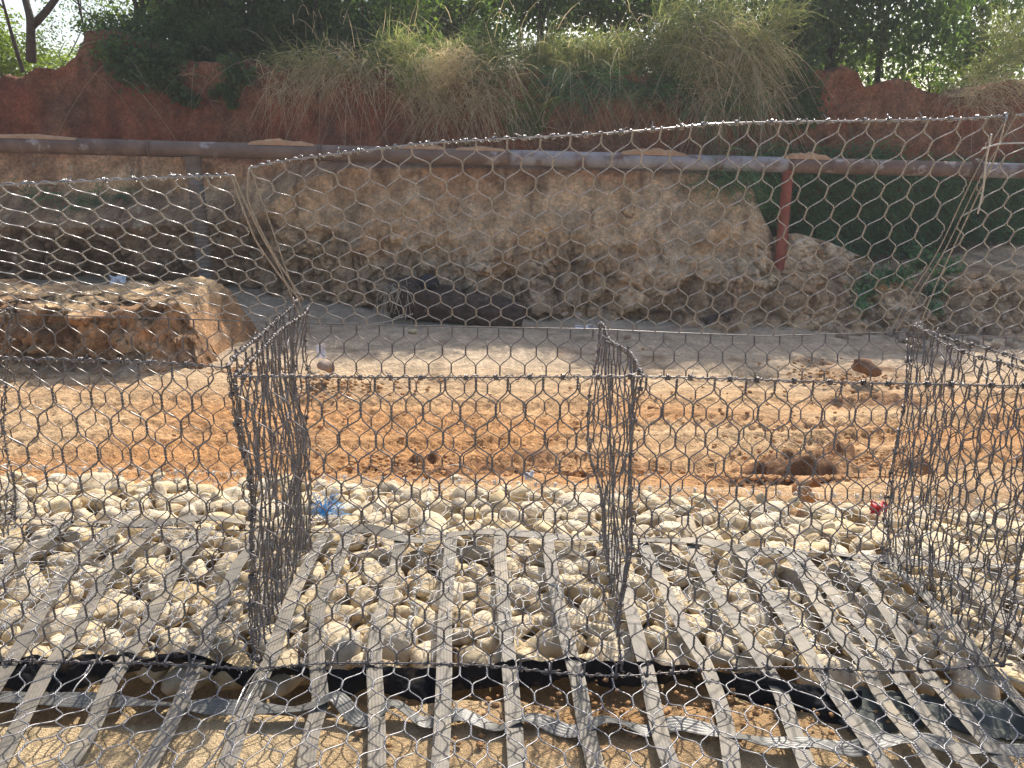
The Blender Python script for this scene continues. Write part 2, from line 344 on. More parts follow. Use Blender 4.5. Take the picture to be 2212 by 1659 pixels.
lowc = lerp(np.broadcast_to(TANR, Zc.shape+(3,)), PNK, np.clip(sstep(1.05, 1.45, Zc+.15*n3)+.6*n1+.3*n2-.1, 0, 1))
lowc = lerp(lowc, RBR*1.2, sstep(.42, .12, Zc+.25*n2)*.3)
lowc = lerp(lowc, PALR, sstep(.30, .42, fbm(Xc*2.2, Zc*2.6, 21, o=6, g=.62)+.25*sstep(.7, .2, Zc)+(cid2-.5)*.5*loww)*sstep(560, 700, P_)*.55)
lowc = lowc*(1+(.1+.9*loww)*((cid-.5)*.30+(cid2-.5)*.28+(cid3-.5)*.22))[..., None]
lowc = lerp(lowc, DRK*.8, loww*np.clip(sstep(.05, 0, f2-f1)*.7+sstep(.05, 0, g2-g1)*.25, 0, 1)*sstep(-.3, .4, fbm(Xc*1.3, Zc*1.3, 51)))
lowc = lerp(lowc, DRK*1.25, sstep(520, 380, P_)*sstep(1.15, .85, Zc+.12*n2)*.6)
lowc = lerp(lowc, DRK*1.2, sstep(.32, .44, fbm(Xc*1.5, Zc*2.4, 31, o=6, g=.62))*.28)
hp = sstep(1500, 1580, P_)
ri = np.broadcast_to(np.arange(len(rows))[:, None], Zc.shape)
lowc = lerp(lowc, PALR*1.05, hp*sstep(85, 105, ri+14*n3)*sstep(128, 120, ri)*np.clip(sstep(1850, 1760, P_)+sstep(2040, 2080, P_), 0, 1))
spk = fbm(Xc*9, Zc*9, 3, o=2)
lowc = lerp(lowc, PALR, np.clip(spk*3-2.0, 0, 1)*.8)
lowc = lerp(lowc, DRK, np.clip(fbm(Xc*7, Zc*2.2, 7, o=3)*3-1.7, 0, 1)*.6)
lowc = lerp(lowc, PALR*.95, sstep(2040, 2080, P_)*sstep(-.25, .0, Zc+.15*n3)*sstep(128, 120, ri)*.75)
lowc = lerp(lowc, RBR, hp*sstep(10.9, 11.3, Yc))
lowc = lerp(lowc, DRK, crack*.7)
Cc = lerp(Cc, lowc, low)
Cc = Cc*(1+.28*fbm(Xc*5, Zc*3.5, 15, o=5))[..., None].clip(.55, 1.5)
struct(MB().grid(np.stack([Xc, Yc, Zc], -1), Cc).build('cliff', M['cliff'], color=True))
CL = (xs, Yc[:nf], Zc[:nf])
def cliff_at(px, py):
    """first point of the cliff face along a sight line"""
    best = None
    d = FW+RT*(px-CX)/F-UP*(py-CY)/F
    for y in np.arange(8.3, 12.8, .04):
        q = O+d*(y/d[1]); i = int(np.clip(np.searchsorted(xs, q[0]), 0, len(xs)-1))
        col_y, col_z = CL[1][:, i], CL[2][:, i]
        k = int(np.argmin(np.abs(col_z-q[2])+np.abs(col_y-q[1])*.3))
        if col_y[k] <= y+.02 and abs(col_z[k]-q[2]) < .08: return np.array([q[0], col_y[k], q[2]])
    return pt(px, py, y=11.6)

# ------------------------------------------------------------------ bank of dug earth at the left
us = np.linspace(-6.6, -2.28, 330); prof = np.array([(6.9, -.5), (7.08, -.41), (7.26, -.30), (7.30, -.06), (7.31, .10), (7.42, .165), (8.0, .21), (8.6, .2), (9.0, 0), (9.3, -.5)])
pr = resample(np.c_[prof, prof[:, :1]*0], 150)[:, :2]
X = np.broadcast_to(us, (150, 330)); Yg = np.broadcast_to(pr[:, 0][:, None], X.shape).copy(); Zg = np.broadcast_to(pr[:, 1][:, None], X.shape).copy()
m1, m2, mc = worley(X*4+.2*fbm(X*5, Zg*5, 3), Zg*6+Yg*3, 9); m3, m4, md = worley(X*12, Zg*14+Yg*9, 10)
e = sstep(-2.52, -2.92, X+.12*fbm(Yg*3, Zg*3, 1, o=2)); hump = .06*np.exp(-((X+2.98)/.28)**2)
Yg = Yg-((mc-.5)*.12+(md-.5)*.05-.04*sstep(.1, 0, m2-m1))*sstep(8.2, 7.4, Yg)
Zg = Zg+((mc-.5)*.03+(md-.5)*.03)*sstep(-.3, 0, Zg)
Zg = -.5+(Zg+.5+hump*sstep(-.2, .1, Zg))*e**.8
Yg -= .20*fbm(X*1.3, Zg*1.5, 2, o=3)*sstep(8.4, 7.5, Yg)+.09*np.abs(fbm(X*5, Zg*5, Yg*2, o=4))*sstep(7.8, 7.3, Yg)
Yg -= (.05*fbm(X*4, Zg*9, 6, o=4)+.05*np.floor(fbm(X*2.2, Zg*3.4, 4, o=2)*3)/3)*sstep(7.9, 7.4, Yg)
Yg -= .035*np.abs(fbm(X*9, Zg*9, Yg*4, o=4))*sstep(8.0, 7.3, Yg); Zg += .04*fbm(X*6, Yg*6, Zg*6, o=5)*sstep(-.45, -.3, Zg)
wv = lerp(np.broadcast_to(np.array([.42, .29, .17]), X.shape+(3,)), np.array([.42, .22, .10]), np.clip(.35+.9*fbm(X*1.2, Zg*3, 3, o=3), 0, 1))
wv = lerp(wv, np.array([.62, .44, .25]), sstep(.1, .16, Zg)*np.clip(.6+fbm(X*2, Yg*3, 1), 0, 1))
wv = wv*(1+.5*(mc-.5)+.4*(md-.5))[..., None]*(1+.35*fbm(X*5, Zg*6, Yg*5, o=5))[..., None].clip(.5, 1.5)
wv = lerp(wv, np.array([.52, .44, .32]), np.clip(fbm(X*2.5, Zg*4, 8, o=3), 0, 1)*.8*sstep(.15, .05, Zg))
struct(MB().grid(np.stack([X, Yg, Zg], -1), wv).build('earth_mound', M['track'], color=True))

# ------------------------------------------------------------------ stones
def ico(sub):
    import bmesh
    bm = bmesh.new(); bmesh.ops.create_icosphere(bm, subdivisions=sub, radius=1)
    v = np.array([q.co[:] for q in bm.verts]); f = np.array([[a.index for a in q.verts] for q in bm.faces]); bm.free(); return v, f
IV, IF = ico(3); IV2, IF2 = ico(2)
def stone_mesh(name, seed, m, rough=.16, flat=.75, sub=3, facets=5):
    V, Fc = (IV, IF) if sub == 3 else (IV2, IF2)
    r = np.random.default_rng(seed); v = V.copy()
    for _ in range(facets):                                  # worn flat sides
        n = r.normal(size=3); n /= np.linalg.norm(n); h = r.uniform(.62, .86); d = v@n
        v = v-np.clip(d-h, 0, None)[:, None]*n*.85
    v = v*(1+rough*fbm(v[:, 0]*1.4+seed*3, v[:, 1]*1.4, v[:, 2]*1.4, o=3)[:, None])
    v *= np.array([r.uniform(1.0, 1.5), r.uniform(.75, 1.), r.uniform(flat*.8, flat*1.1)])
    me = MB().add(v, t=Fc).mesh(name); me.materials.append(m); return me
STM = [stone_mesh('stone', s, M['stone'], rough=.12+.025*(s % 4), flat=.62+.06*(s % 4), facets=3+s % 4) for s in range(14)]
def quat():
    from mathutils import Quaternion
    return Quaternion(rng.normal(size=4)).normalized()
seams = [-3.0, -1.62, -.22, 1.18, 3.1]
SEAML = ['filled gabion of pale cobbles at the left below the first new basket', 'filled gabion of pale cobbles left of the seam, holding the blue frayed rope',
         'filled gabion of pale cobbles in the middle, right of the wire seam', 'filled gabion of pale cobbles at the right with the red plastic scrap']
def faredge(x): return np.interp(x, [-3, -2.26, .19, 2.53, 3.1], [3.93, 3.86, 3.66, 3.44, 3.38])
def nearedge(x): return np.interp(x, [-3, -1.5, -.6, .3, .8, 1.2, 1.8, 3], [2.18, 2.18, 2.17, 2.18, 2.2, 2.12, 2.06, 2.0])
pts = []
def try_fill(n, zlo, zhi, rlo, rhi, k, maxn):
    got = 0
    for _ in range(n):
        x, y = rng.uniform(-2.95, 3.05), rng.uniform(1.95, 3.9); r_ = rng.uniform(rlo, rhi)*(1.12 if rng.random() < .12 else 1)
        if y < nearedge(x)+r_*.8 or y > faredge(x)-r_*.5: continue
        z = rng.uniform(zlo, zhi)-r_*.55
        A = np.array(pts) if pts else np.zeros((0, 4))
        if len(A):
            d = np.sqrt((A[:, 0]-x)**2+(A[:, 1]-y)**2+(1.3*(A[:, 2]-z))**2)
            if np.any(d < k*(A[:, 3]+r_)): continue
        pts.append((x, y, z, r_)); got += 1
        if got >= maxn: break
try_fill(900, -.035, .0, .078, .098, .80, 150)
try_fill(5000, -.03, .005, .055, .078, .80, 2000)
try_fill(9000, -.03, .005, .036, .054, .76, 2000)
near0 = nearedge
def nearedge(x): return near0(x)+.10
try_fill(5000, -.09, -.06, .05, .07, .70, 350)
nearedge = near0
units = [thing('filled_gabion', SEAML[i], 'gabion', ((seams[i]+seams[i+1])/2, 2.9, -.2), 'filled gabions of the course below') for i in range(4)]
cnt = [0]*4
pts.sort(key=lambda q: -q[2])
for (x, y, z, r_) in pts:
    u = int(np.clip(np.searchsorted(seams, x)-1, 0, 3))
    if cnt[u] >= 298: continue
    cnt[u] += 1
    o = bpy.data.objects.new('stone', STM[rng.integers(len(STM))]); COL.objects.link(o); o.parent = units[u]
    o.location = Vector((x, y, z))-Vector(units[u].location)
    o.rotation_euler = (rng.normal()*.35, rng.normal()*.35, rng.uniform(0, 6.28)); o.scale = (r_*rng.uniform(.9, 1.2), r_, r_*rng.uniform(.9, 1.15))

# ------------------------------------------------------------------ hexagonal wire netting
DD, AA, DV = .10, .040, .0445
def hexnet(S, W, L, r=.0021, k=4, seed=0, jit=.004, n_t=12, turns=2., nodes=None):
    """woven netting: each wire twists with one neighbour, then with the other. S(u,v)->points"""
    g = np.random.default_rng(seed); H = DD/2
    nW = int(W/H); nR = max(1, int(round((L+DV)/(AA+DV)))); sc = L/(nR*(AA+DV)-DV)
    mb = MB(); ju = g.normal(size=(nR, nW+2))*jit; jv = g.normal(size=(nR, nW+2))*jit
    i = np.arange(nW); U, V, TW = [], [], []
    tw = np.linspace(0, 1, n_t); off = .0020
    for rr in range(nR):
        par = (i+rr) % 2                                   # 0: twists with the neighbour on its right
        c = i+1-par; uc = c*H+ju[rr, c]; vc = rr*(AA+DV)*sc+jv[rr, c]*.6
        a = turns*2*pi*tw[None]+np.where(par == 0, pi, 0)[:, None]
        U.append(uc[:, None]+off*np.cos(a)); V.append(vc[:, None]+AA*sc*tw[None]+0*a); TW.append(off*np.sin(a))
        if rr < nR-1:
            par2 = (i+rr+1) % 2; c2 = i+1-par2; u2 = c2*H+ju[rr+1, c2]; v2 = (rr+1)*(AA+DV)*sc+jv[rr+1, c2]*.6
            for fr, fu in ((.22, .15), (.5, .5), (.78, .85)):
                U.append((uc+(u2-uc)*fu)[:, None]); V.append((vc+AA*sc+(v2-vc-AA*sc)*fr)[:, None]); TW.append(np.zeros((nW, 1)))
    U, V, TW = np.concatenate(U, 1), np.concatenate(V, 1), np.concatenate(TW, 1)
    P = S(U, V); e = 1e-3
    N = np.cross(S(U+e, V)-P, S(U, V+e)-P); N /= np.linalg.norm(N, axis=2, keepdims=True)+1e-12
    P = P+N*TW[..., None]; nm = N.mean((0, 1)); nm /= np.linalg.norm(nm)
    return tubes(mb, P, r, k, nm)
def patchS(c00, c10, c01, c11, W, L, bulge=.015, seed=0, freq=2.2, topc=None, botc=None):
    """bilinear sheet, optionally with a curved bottom (botc) and top (topc) edge, gently buckled"""
    c00, c10, c01, c11 = map(np.asarray, (c00, c10, c01, c11))
    nrm = np.cross(c10-c00, c01-c00); nrm = nrm/np.linalg.norm(nrm)
    bq = smooth_path(botc, 80) if botc is not None else None; tq = smooth_path(topc, 80) if topc is not None else None
    def ed(q, a, b, s):
        if q is None: return a+(b-a)*s[..., None]
        x = np.clip(s, 0, 1)*(len(q)-1); return np.stack([np.interp(x, np.arange(len(q)), q[:, i]) for i in range(3)], -1)
    def S(u, v):
        s, t_ = u/W, v/L
        p = ed(bq, c00, c10, s)*(1-t_)[..., None]+ed(tq, c01, c11, s)*t_[..., None]
        env = np.clip(4*t_*(1-t_), 0, 1)
        return p+nrm*((bulge*env*fbm(u*freq+seed*7.7, v*freq, seed, o=2)))[..., None]
    return S
def rod(name, P, r, m, parent, k=6): return tubes(MB(), smooth_path(P, max(12, int(len(P)*8))), r, k, (.3, .2, .9), caps=True).build(name, m, parent)
def lacing(P, m, parent, seed=0, pitch=.034, rad=.0062, wr=.0019, ends=True):
    """a thinner wire wound round an edge rod, with double loops and cut ends sticking up"""
    g = np.random.default_rng(seed); P = resample(P, 400); L = np.linalg.norm(np.diff(P, axis=0), axis=1).sum()
    n = int(L/pitch*9); s = np.linspace(0, 1, n)
    ph = 2*pi*s*L/pitch+1.6*np.sin(2*pi*s*L/.105)+g.normal()*.5
    Q = np.stack([np.interp(s, np.linspace(0, 1, 400), P[:, i]) for i in range(3)], 1)
    T = np.gradient(Q, axis=0); T /= np.linalg.norm(T, axis=1, keepdims=True)
    A = np.cross(T, (.1, .2, .95)); A /= np.linalg.norm(A, axis=1, keepdims=True); B = np.cross(A, T)
    rr = rad*(1+.25*vnoise(s*L*9, seed))
    H = Q+(A*np.cos(ph)[:, None]+B*np.sin(ph)[:, None])*rr[:, None]
    mb = tubes(MB(), H, wr, 4, (.3, .5, .8))
    # tight knots
    for sk in np.arange(.05, L, .1)+g.normal(size=len(np.arange(.05, L, .1)))*.012:
        j = int(np.clip(sk/L*(n-1), 2, n-3)); q = np.linspace(0, 1, 22); a = q*2*pi*2.6+g.uniform(0, 6)
        c = Q[j]+T[j]*((q-.5)*.012)[:, None]
        tubes(mb, c+(A[j]*np.cos(a)[:, None]+B[j]*np.sin(a)[:, None])*(rad*1.35), wr*1.1, 4, (.3, .5, .8))
        if ends and g.random() < .55:
            d = (B[j]*g.uniform(.3, 1)+A[j]*g.normal()*.8+T[j]*g.normal()*.9); d /= np.linalg.norm(d)
            q = np.linspace(0, g.uniform(.014, .03), 5)
            tubes(mb, Q[j]+d*(rad+q)[:, None]+T[j]*(q**1.5*2*g.normal())[:, None], wr*.95, 4, (.3, .5, .8), caps=True)
    return mb.build('lacing_wire', m, parent)

FY, RY = 2.16, 3.16
def pl(lst, **k): return np.array([pt(a, b, **({'y': c[0]} if c else k)) for a, b, *c in lst])
rear_top = pl([(-420, 664), (-200, 671), (0, 678), (520, 693), (690, 700), (1290, 711), (1434, 718), (1652, 726), (1960, 717), (2300, 735), (2700, 745)], y=RY)
rear_bot = pl([(-420, 1118), (0, 1132), (450, 1144), (668, 1150), (820, 1152), (1300, 1165), (1600, 1182), (1905, 1205), (2212, 1222), (2700, 1250)], z=.02)
front_top = pl([(-420, 768), (0, 775), (250, 780), (490, 792), (505, 813), (900, 816), (1390, 813), (1600, 819), (1800, 826), (2290, 835), (2310, 828), (2800, 840)], y=FY)
front_bot = pl([(-300, 1422), (0, 1428), (270, 1432), (430, 1438), (545, 1446), (690, 1432), (960, 1433), (1100, 1440), (1190, 1455), (1345, 1462), (1500, 1448), (1700, 1440), (1950, 1452), (2150, 1436), (2160, 1434), (2700, 1430)], z=.055)
def cut(P, x0, x1, n=24):
    xs_ = np.linspace(x0, x1, n); return np.stack([xs_, np.interp(xs_, P[:, 0], P[:, 1]), np.interp(xs_, P[:, 0], P[:, 2])], 1)
lidA = np.array([pt(*a) for a in ((-700, 430, 2.3), (-300, 412, 2.3), (0, 400, 2.33), (200, 391, 2.34), (400, 382, 2.35), (505, 379, 2.36))])
lidB = np.array([pt(*a) for a in ((540, 362, 2.45), (560, 356, 2.46), (640, 343, 2.48), (720, 334, 2.5), (900, 311, 2.52), (1106, 299, 2.53), (1250, 292, 2.54), (1400, 281, 2.56), (1550, 266, 2.58), (1700, 263, 2.6), (1850, 261, 2.6), (2000, 259, 2.6), (2130, 254, 2.6), (2178, 249, 2.6))])
lidC = np.array([pt(*a) for a in ((2196, 248, 2.6), (2300, 243, 2.6), (2600, 230, 2.6), (2900, 222, 2.6))])
def length(P): return np.linalg.norm(np.diff(P, axis=0), axis=1).sum()

def panel(name, root, botc, topc, seed, m, bulge=.015, sel=('t', 'b', 'l', 'r'), lace=('t',), r=.0021, jit=.004, k=4, squeeze=1.):
    W = (length(botc)+length(topc))/2*squeeze; L = (np.linalg.norm(topc[0]-botc[0])+np.linalg.norm(topc[-1]-botc[-1]))/2
    S = patchS(botc[0], botc[-1], topc[0], topc[-1], W, L, bulge, seed, topc=topc, botc=botc)
    o = hexnet(S, W, L, r, k, seed, jit).build(name, m, root)
    uu, vv = np.linspace(0, W, 40), np.linspace(0, L, 24)
    ed = dict(b=S(uu, 0*uu), t=S(uu, 0*uu+L), l=S(0*vv, vv), r=S(0*vv+W, vv))
    for e_ in sel: rod('selvedge_wire', ed[e_], .0026 if e_ in 'tb' else .0024, m, o)
    for e_ in lace: lacing(ed[e_], m, o, seed*10+ord(e_))
    return o, S, W, L

def basket(idx, label, x0, x1, lid, dias):
    cx = (x0+x1)/2
    root = thing('gabion_basket', label, 'wire basket', (cx, 2.66, .02), 'open wire gabion baskets')
    fb, ft, rb, rt = cut(front_bot, x0, x1), cut(front_top, x0, x1), cut(rear_bot, x0, x1), cut(rear_top, x0, x1)
    panel('front_panel', root, fb, ft, 1+idx, M['wire'], .022, ('t', 'b'), ('t', 'b'), jit=.0055, r=.0024)
    panel('rear_panel', root, rb, rt, 11+idx, M['wire'], .03, ('t', 'b'), (), jit=.004)
    panel('base_panel', root, fb+np.array([0, .01, -.004]), rb+np.array([0, 0, .03]), 21+idx, M['wire_tail'], .03, (), (), jit=.008)
    o, S, W, L = panel('lid', root, rt, lid, 31+idx, M['wire_new'], .02, ('t', 'l', 'r'), ('t',), k=5, jit=.0028)
    # the tail of netting that runs forward over the sand
    tl = np.array([(x, 1.08+.03*math.sin(x*3), .10+.02*math.sin(x*4.1)) for x in np.linspace(x0-.02, x1+.02, 12)])
    panel('tail_panel', root, fb+np.array([0, -.015, .0]), tl, 41+idx, M['wire_tail'], .05, (), (), jit=.006, r=.0022)
    for j, (name, f_b, f_t, r_b, r_t) in enumerate(dias):
        q = [np.asarray(a) for a in (f_b, f_t, r_b, r_t)]
        n = 12; s = np.linspace(0, 1, n)[:, None]
        b_ = q[0]+(q[2]-q[0])*s; t_ = q[1]+(q[3]-q[1])*s
        t_[1:-1, 2] += .012*np.sin(np.linspace(0, 5, n-2)+j); t_[1:-1, 0] += .01*np.sin(np.linspace(0, 7, n-2))
        panel(name, root, b_, t_, 51+idx*5+j, M['wire'], .055, ('t', 'l', 'r'), ('t', 'l', 'r'), jit=.017, squeeze=1.5, r=.0024)
    return root
P2 = lambda a, b: pt(a, b, y=FY); P3 = lambda a, b: pt(a, b, y=RY); PZ = lambda a, b: pt(a, b, z=.03)
xa, xb0 = PZ(547, 1445)[0]-.005, PZ(558, 1446)[0]+.004
xr = 1.79
basket(0, 'open wire gabion basket at the left whose lid leans lowest', -2.35, P2(492, 792)[0], lidA,
       [('diaphragm', PZ(-240, 1425), P2(-385, 770), PZ(34, 1140), P3(28, 662)), ('end_panel', PZ(545, 1442), P2(490, 792), PZ(657, 1150), P3(640, 648))])
basket(1, 'open wire gabion basket in the middle with its long lid raised over the stones', P2(505, 812)[0], xr, lidB,
       [('end_panel', PZ(562, 1446), P2(506, 812), PZ(670, 1152), P3(667, 660)), ('diaphragm', PZ(1346, 1456), P2(1388, 813), PZ(1302, 1165), P3(1296, 697)),
        ('end_panel', PZ(2148, 1434), P2(2288, 834), PZ(1903, 1205), P3(1962, 705))])
basket(2, 'open wire gabion basket at the right edge, only its end and net showing', xr+.025, 3.0, lidC,
       [('end_panel', PZ(2166, 1434), P2(2312, 828), PZ(1915, 1207), P3(1978, 700))])
# net over the filled course, fitted to the stones
for i in range(4):
    x0, x1 = seams[i]+.01, seams[i+1]-.01; n = 10
    b_ = np.array([(x, nearedge(x)+.06, .04) for x in np.linspace(x0, x1, n)]); t_ = np.array([(x, faredge(x), -.01) for x in np.linspace(x0, x1, n)])
    S0 = patchS(b_[0], b_[-1], t_[0], t_[-1], x1-x0, 1.6, .05, 60+i, 5., t_, b_)
    o = hexnet(S0, x1-x0, 1.6, .0016, 4, 70+i, .012).build('cover_net', M['wire_pale'], units[i])
    if i: lacing(np.array([(x0-.01, nearedge(x0)+.1, .035), (x0-.01, 2.9, .03), (x0-.01, faredge(x0), -.01)]), M['wire_pale'], units[i], 5+i, rad=.008)
    lacing(t_+np.array([0, .005, .02]), M['wire_pale'], units[i], 15+i, rad=.010, pitch=.05, wr=.0016)
    # bent tie ends lying on the stones
    mb = MB()
    for _ in range(26):
        c = np.array([rng.uniform(x0, x1), rng.uniform(2.5, 3.75)-.0, .035]); n = 9; q = np.linspace(0, 1, n); a = rng.uniform(0, 6.28); kk = rng.normal()*3
        r_ = rng.uniform(.02, .07)
        tubes(mb, c+np.stack([np.cos(a+kk*q)*q*r_*2, np.sin(a+kk*q)*q*r_*2, .02*np.sin(q*pi*rng.uniform(.5, 1.6))], 1), .0014, 4)
    stuff(mb.build('tie_wires', M['wire_pale'], units[i]))

# ------------------------------------------------------------------ geogrid straps
def ribbon(P, width, roll=None, n=120, ridges=11, thick=.0025, up=(0, 0, 1)):
    P = smooth_path(P, n); T = np.gradient(P, axis=0); T /= np.linalg.norm(T, axis=1, keepdims=True)
    A = np.cross(T, up); A /= np.linalg.norm(A, axis=1, keepdims=True); B = np.cross(A, T)
    if roll is not None:
        rl = np.interp(np.linspace(0, 1, n), np.linspace(0, 1, len(roll)), roll)[:, None]; A, B = A*np.cos(rl)+B*np.sin(rl), B*np.cos(rl)-A*np.sin(rl)
    s = np.linspace(-.5, .5, ridges); h = np.where(np.arange(ridges) % 2, .00045, 0)
    top = P[:, None]+A[:, None]*(s*width)[None, :, None]+B[:, None]*(h+thick/2)[None, :, None]
    bot = P[:, None]+A[:, None]*(s[::-1]*width)[None, :, None]-B[:, None]*(thick/2)
    return MB().grid(np.concatenate([top, bot], 1)[:, ::-1], closed=True)
SG = [[(150, 1128), (60, 1190), (0, 1245), (-70, 1310)], [(250, 1140), (148, 1226), (88, 1320), (39, 1410), (-20, 1500), (-90, 1600)], [(330, 1145), (225, 1241), (190, 1310), (158, 1378), (109, 1449), (42, 1561), (-20, 1680)],
 [(450, 1140), (380, 1227), (338, 1308), (300, 1378), (267, 1435), (243, 1473), (200, 1561), (140, 1659)], [(570, 1150), (510, 1227), (480, 1298), (450, 1368), (422, 1438), (394, 1508), (358, 1579), (311, 1659)],
 [(700, 1150), (660, 1230), (632, 1290), (584, 1420), (555, 1477), (527, 1543), (487, 1659)], [(752, 1150), (724, 1227), (689, 1308), (682, 1371), (685, 1435), (694, 1508), (670, 1579), (660, 1659)],
 [(866, 1158), (853, 1227), (821, 1333), (807, 1420), (811, 1490), (814, 1560), (814, 1659)], [(976, 1152), (969, 1227), (960, 1350), (960, 1456), (956, 1561), (950, 1659)], [(1079, 1155), (1081, 1217), (1092, 1350), (1106, 1490), (1117, 1659)],
 [(1182, 1160), (1190, 1227), (1208, 1315), (1232, 1406), (1250, 1473), (1262, 1543), (1290, 1659)], [(1310, 1165), (1335, 1235), (1357, 1297), (1380, 1385), (1397, 1449), (1412, 1526), (1429, 1596), (1455, 1659)],
 [(1388, 1170), (1412, 1227), (1445, 1290), (1469, 1350), (1518, 1420), (1554, 1501), (1569, 1561), (1582, 1659)], [(1495, 1172), (1515, 1217), (1550, 1287), (1603, 1361), (1645, 1428), (1687, 1491), (1712, 1561), (1750, 1659)],
 [(1590, 1178), (1617, 1217), (1662, 1280), (1715, 1361), (1757, 1435), (1807, 1501), (1863, 1579), (1920, 1659)], [(1690, 1185), (1729, 1227), (1768, 1298), (1817, 1378), (1863, 1442), (1915, 1519), (1972, 1589), (2020, 1659)],
 [(1715, 1190), (1745, 1222), (1803, 1287), (1856, 1343), (1901, 1392), (1940, 1456), (1996, 1533), (2090, 1640)], [(1815, 1195), (1845, 1227), (1898, 1297), (1940, 1357), (1975, 1417), (2031, 1484), (2084, 1544), (2180, 1650)],
 [(1900, 1205), (1960, 1250), (2040, 1330), (2102, 1403), (2172, 1473), (2230, 1540)], [(2040, 1220), (2110, 1280), (2180, 1350), (2270, 1440)]]
gg = thing('geogrid', 'grey ribbed geogrid straps laid across the cobbles and the sand', 'geogrid', (.2, 2.2, 0))
for i, q in enumerate(SG):
    P = np.array([pt(a, b, z=.045 if b < 1440 else .03) for a, b in q])
    P[:, 2] = np.where(P[:, 1] > 2.1, .045+.008*np.sin(P[:, 1]*6+i), .022+.008*np.sin(P[:, 1]*9+i*2))
    d = P[-1]-P[-2]; d /= np.linalg.norm(d); P = np.vstack([P, P[-1]+d*.5])
    ribbon(P, .051, roll=list(rng.normal(size=8)*.06)).build('strap', M['strap'], gg, smooth=False)
T1 = [(-300, 1105), (0, 1120), (200, 1124), (330, 1130), (450, 1120), (560, 1135), (690, 1140), (800, 1142), (860, 1165), (930, 1168), (990, 1150), (1080, 1152), (1200, 1156), (1400, 1165), (1520, 1172), (1600, 1190), (1700, 1185), (1780, 1200), (1900, 1208), (2050, 1215), (2212, 1226), (2500, 1250)]
P = np.array([pt(a, b, z=.05) for a, b in T1]); P[:, 2] += .012*np.sin(np.arange(len(P))*1.9)
ribbon(P, .05, roll=[.1, -.2, .2, .5, -.3, .1, .6, -.5, .3, -.2, .1, .2, -.5, .5, -.3, .2, -.1, .2], n=220).build('cross_strap', M['strap'], gg, smooth=False)['label'] = 'cross strap lying at the back, twisted and shiny'
T2 = [(-200, 1498), (0, 1505), (246, 1515), (457, 1526), (640, 1534), (700, 1520), (722, 1512), (750, 1535), (779, 1558), (815, 1545), (846, 1523), (880, 1540), (916, 1558), (955, 1555), (990, 1547), (1040, 1560), (1078, 1572), (1110, 1562), (1144, 1554), (1190, 1566), (1232, 1579), (1270, 1570), (1302, 1558), (1350, 1565), (1401, 1579), (1457, 1565), (1525, 1579), (1590, 1592), (1662, 1603), (1750, 1605), (1838, 1618), (1910, 1606), (1979, 1600), (2080, 1618), (2212, 1622), (2400, 1640)]
P = np.array([pt(a, b, z=.015) for a, b in T2]); P[:, 2] += np.interp(np.arange(len(P)), np.arange(len(P)), [.0]*5+[.01, .028, .01, -.012, .005, .022, .008, -.012, .0, .015, 0, -.01, .006, .014, 0, -.01, .004, .014, .006, -.008, .01, .006, .006, -.004, .006, -.006, .012, .012, 0, 0, 0])
rl = [0, 0, -.05, .05, -.3, -.9, .4, .9, -.8, -.3, .6, .3, -.5, .3, .7, -.4, .2, .8, -.5, .2, .7, -.4, -.3, .6, .1, .2, -.6, .4, -.5, .6, -.2, 0, 0]
ribbon(P, .05, roll=list(np.array(rl)*.65), n=300).build('cross_strap', M['strap_dark'], gg, smooth=False)['label'] = 'cross strap in front, looped and darker'

# ------------------------------------------------------------------ black geotextile along the foot of the stones
def sheet(pn, pf, z0, amp, seed, n=160, mrows=26, fold=1.):
    """crumpled cloth between a near and a far outline"""
    A, B = smooth_path(pn, n), smooth_path(pf, n); s = np.linspace(0, 1, mrows)[:, None, None]
    P = A[None]*(1-s)+B[None]*s
    f = fbm(P[..., 0]*9+seed, P[..., 1]*14, seed, o=4)
    P[..., 1] += .022*fbm(P[..., 0]*6, 0, seed+2, o=4)*(1-s[..., 0])+.010*vnoise(P[..., 0]*30, P[..., 1]*20, 3)
    P[..., 2] = P[..., 2]+amp*(.6+f)*np.sin(np.clip(s[..., 0], .02, .98)*pi)**.5+.012*np.abs(vnoise(P[..., 0]*22, P[..., 1]*30, seed))*fold
    Q = np.concatenate([P, P[::-1]-np.array([0, 0, .004])], 0)
    return MB().grid(Q)
gn = [(-300, 1492), (0, 1492), (110, 1490), (250, 1478), (300, 1455), (420, 1440), (505, 1480), (540, 1490), (600, 1462), (690, 1462), (715, 1500), (780, 1500), (800, 1487), (900, 1508), (940, 1505), (960, 1480), (1020, 1490), (1100, 1478), (1230, 1468), (1330, 1470), (1400, 1478), (1480, 1478), (1560, 1500), (1650, 1530), (1760, 1568), (1838, 1588), (1860, 1540)]
gf = [(-300, 1425), (0, 1420), (130, 1420), (250, 1425), (300, 1430), (420, 1428), (505, 1440), (540, 1450), (600, 1448), (690, 1450), (725, 1450), (780, 1448), (830, 1444), (900, 1444), (940, 1446), (990, 1440), (1050, 1440), (1100, 1436), (1230, 1425), (1330, 1430), (1400, 1440), (1480, 1440), (1560, 1455), (1650, 1465), (1760, 1485), (1830, 1490), (1860, 1490)]
gt = thing('geotextile_sheet', 'crumpled black geotextile edge showing between the cobbles and the sand', 'geotextile', (0, 2.05, 0))
gn = [(x, q+4+ (0 if i % 3 else -7)) for i, (x, q) in enumerate(gn)]
g1 = sheet(np.array([pt(*a, z=-.045) for a in gn]), np.array([pt(*a, z=.03) for a in gf]), 0, .035, 3, n=320).build('black_fabric', M['geotex'], gt)
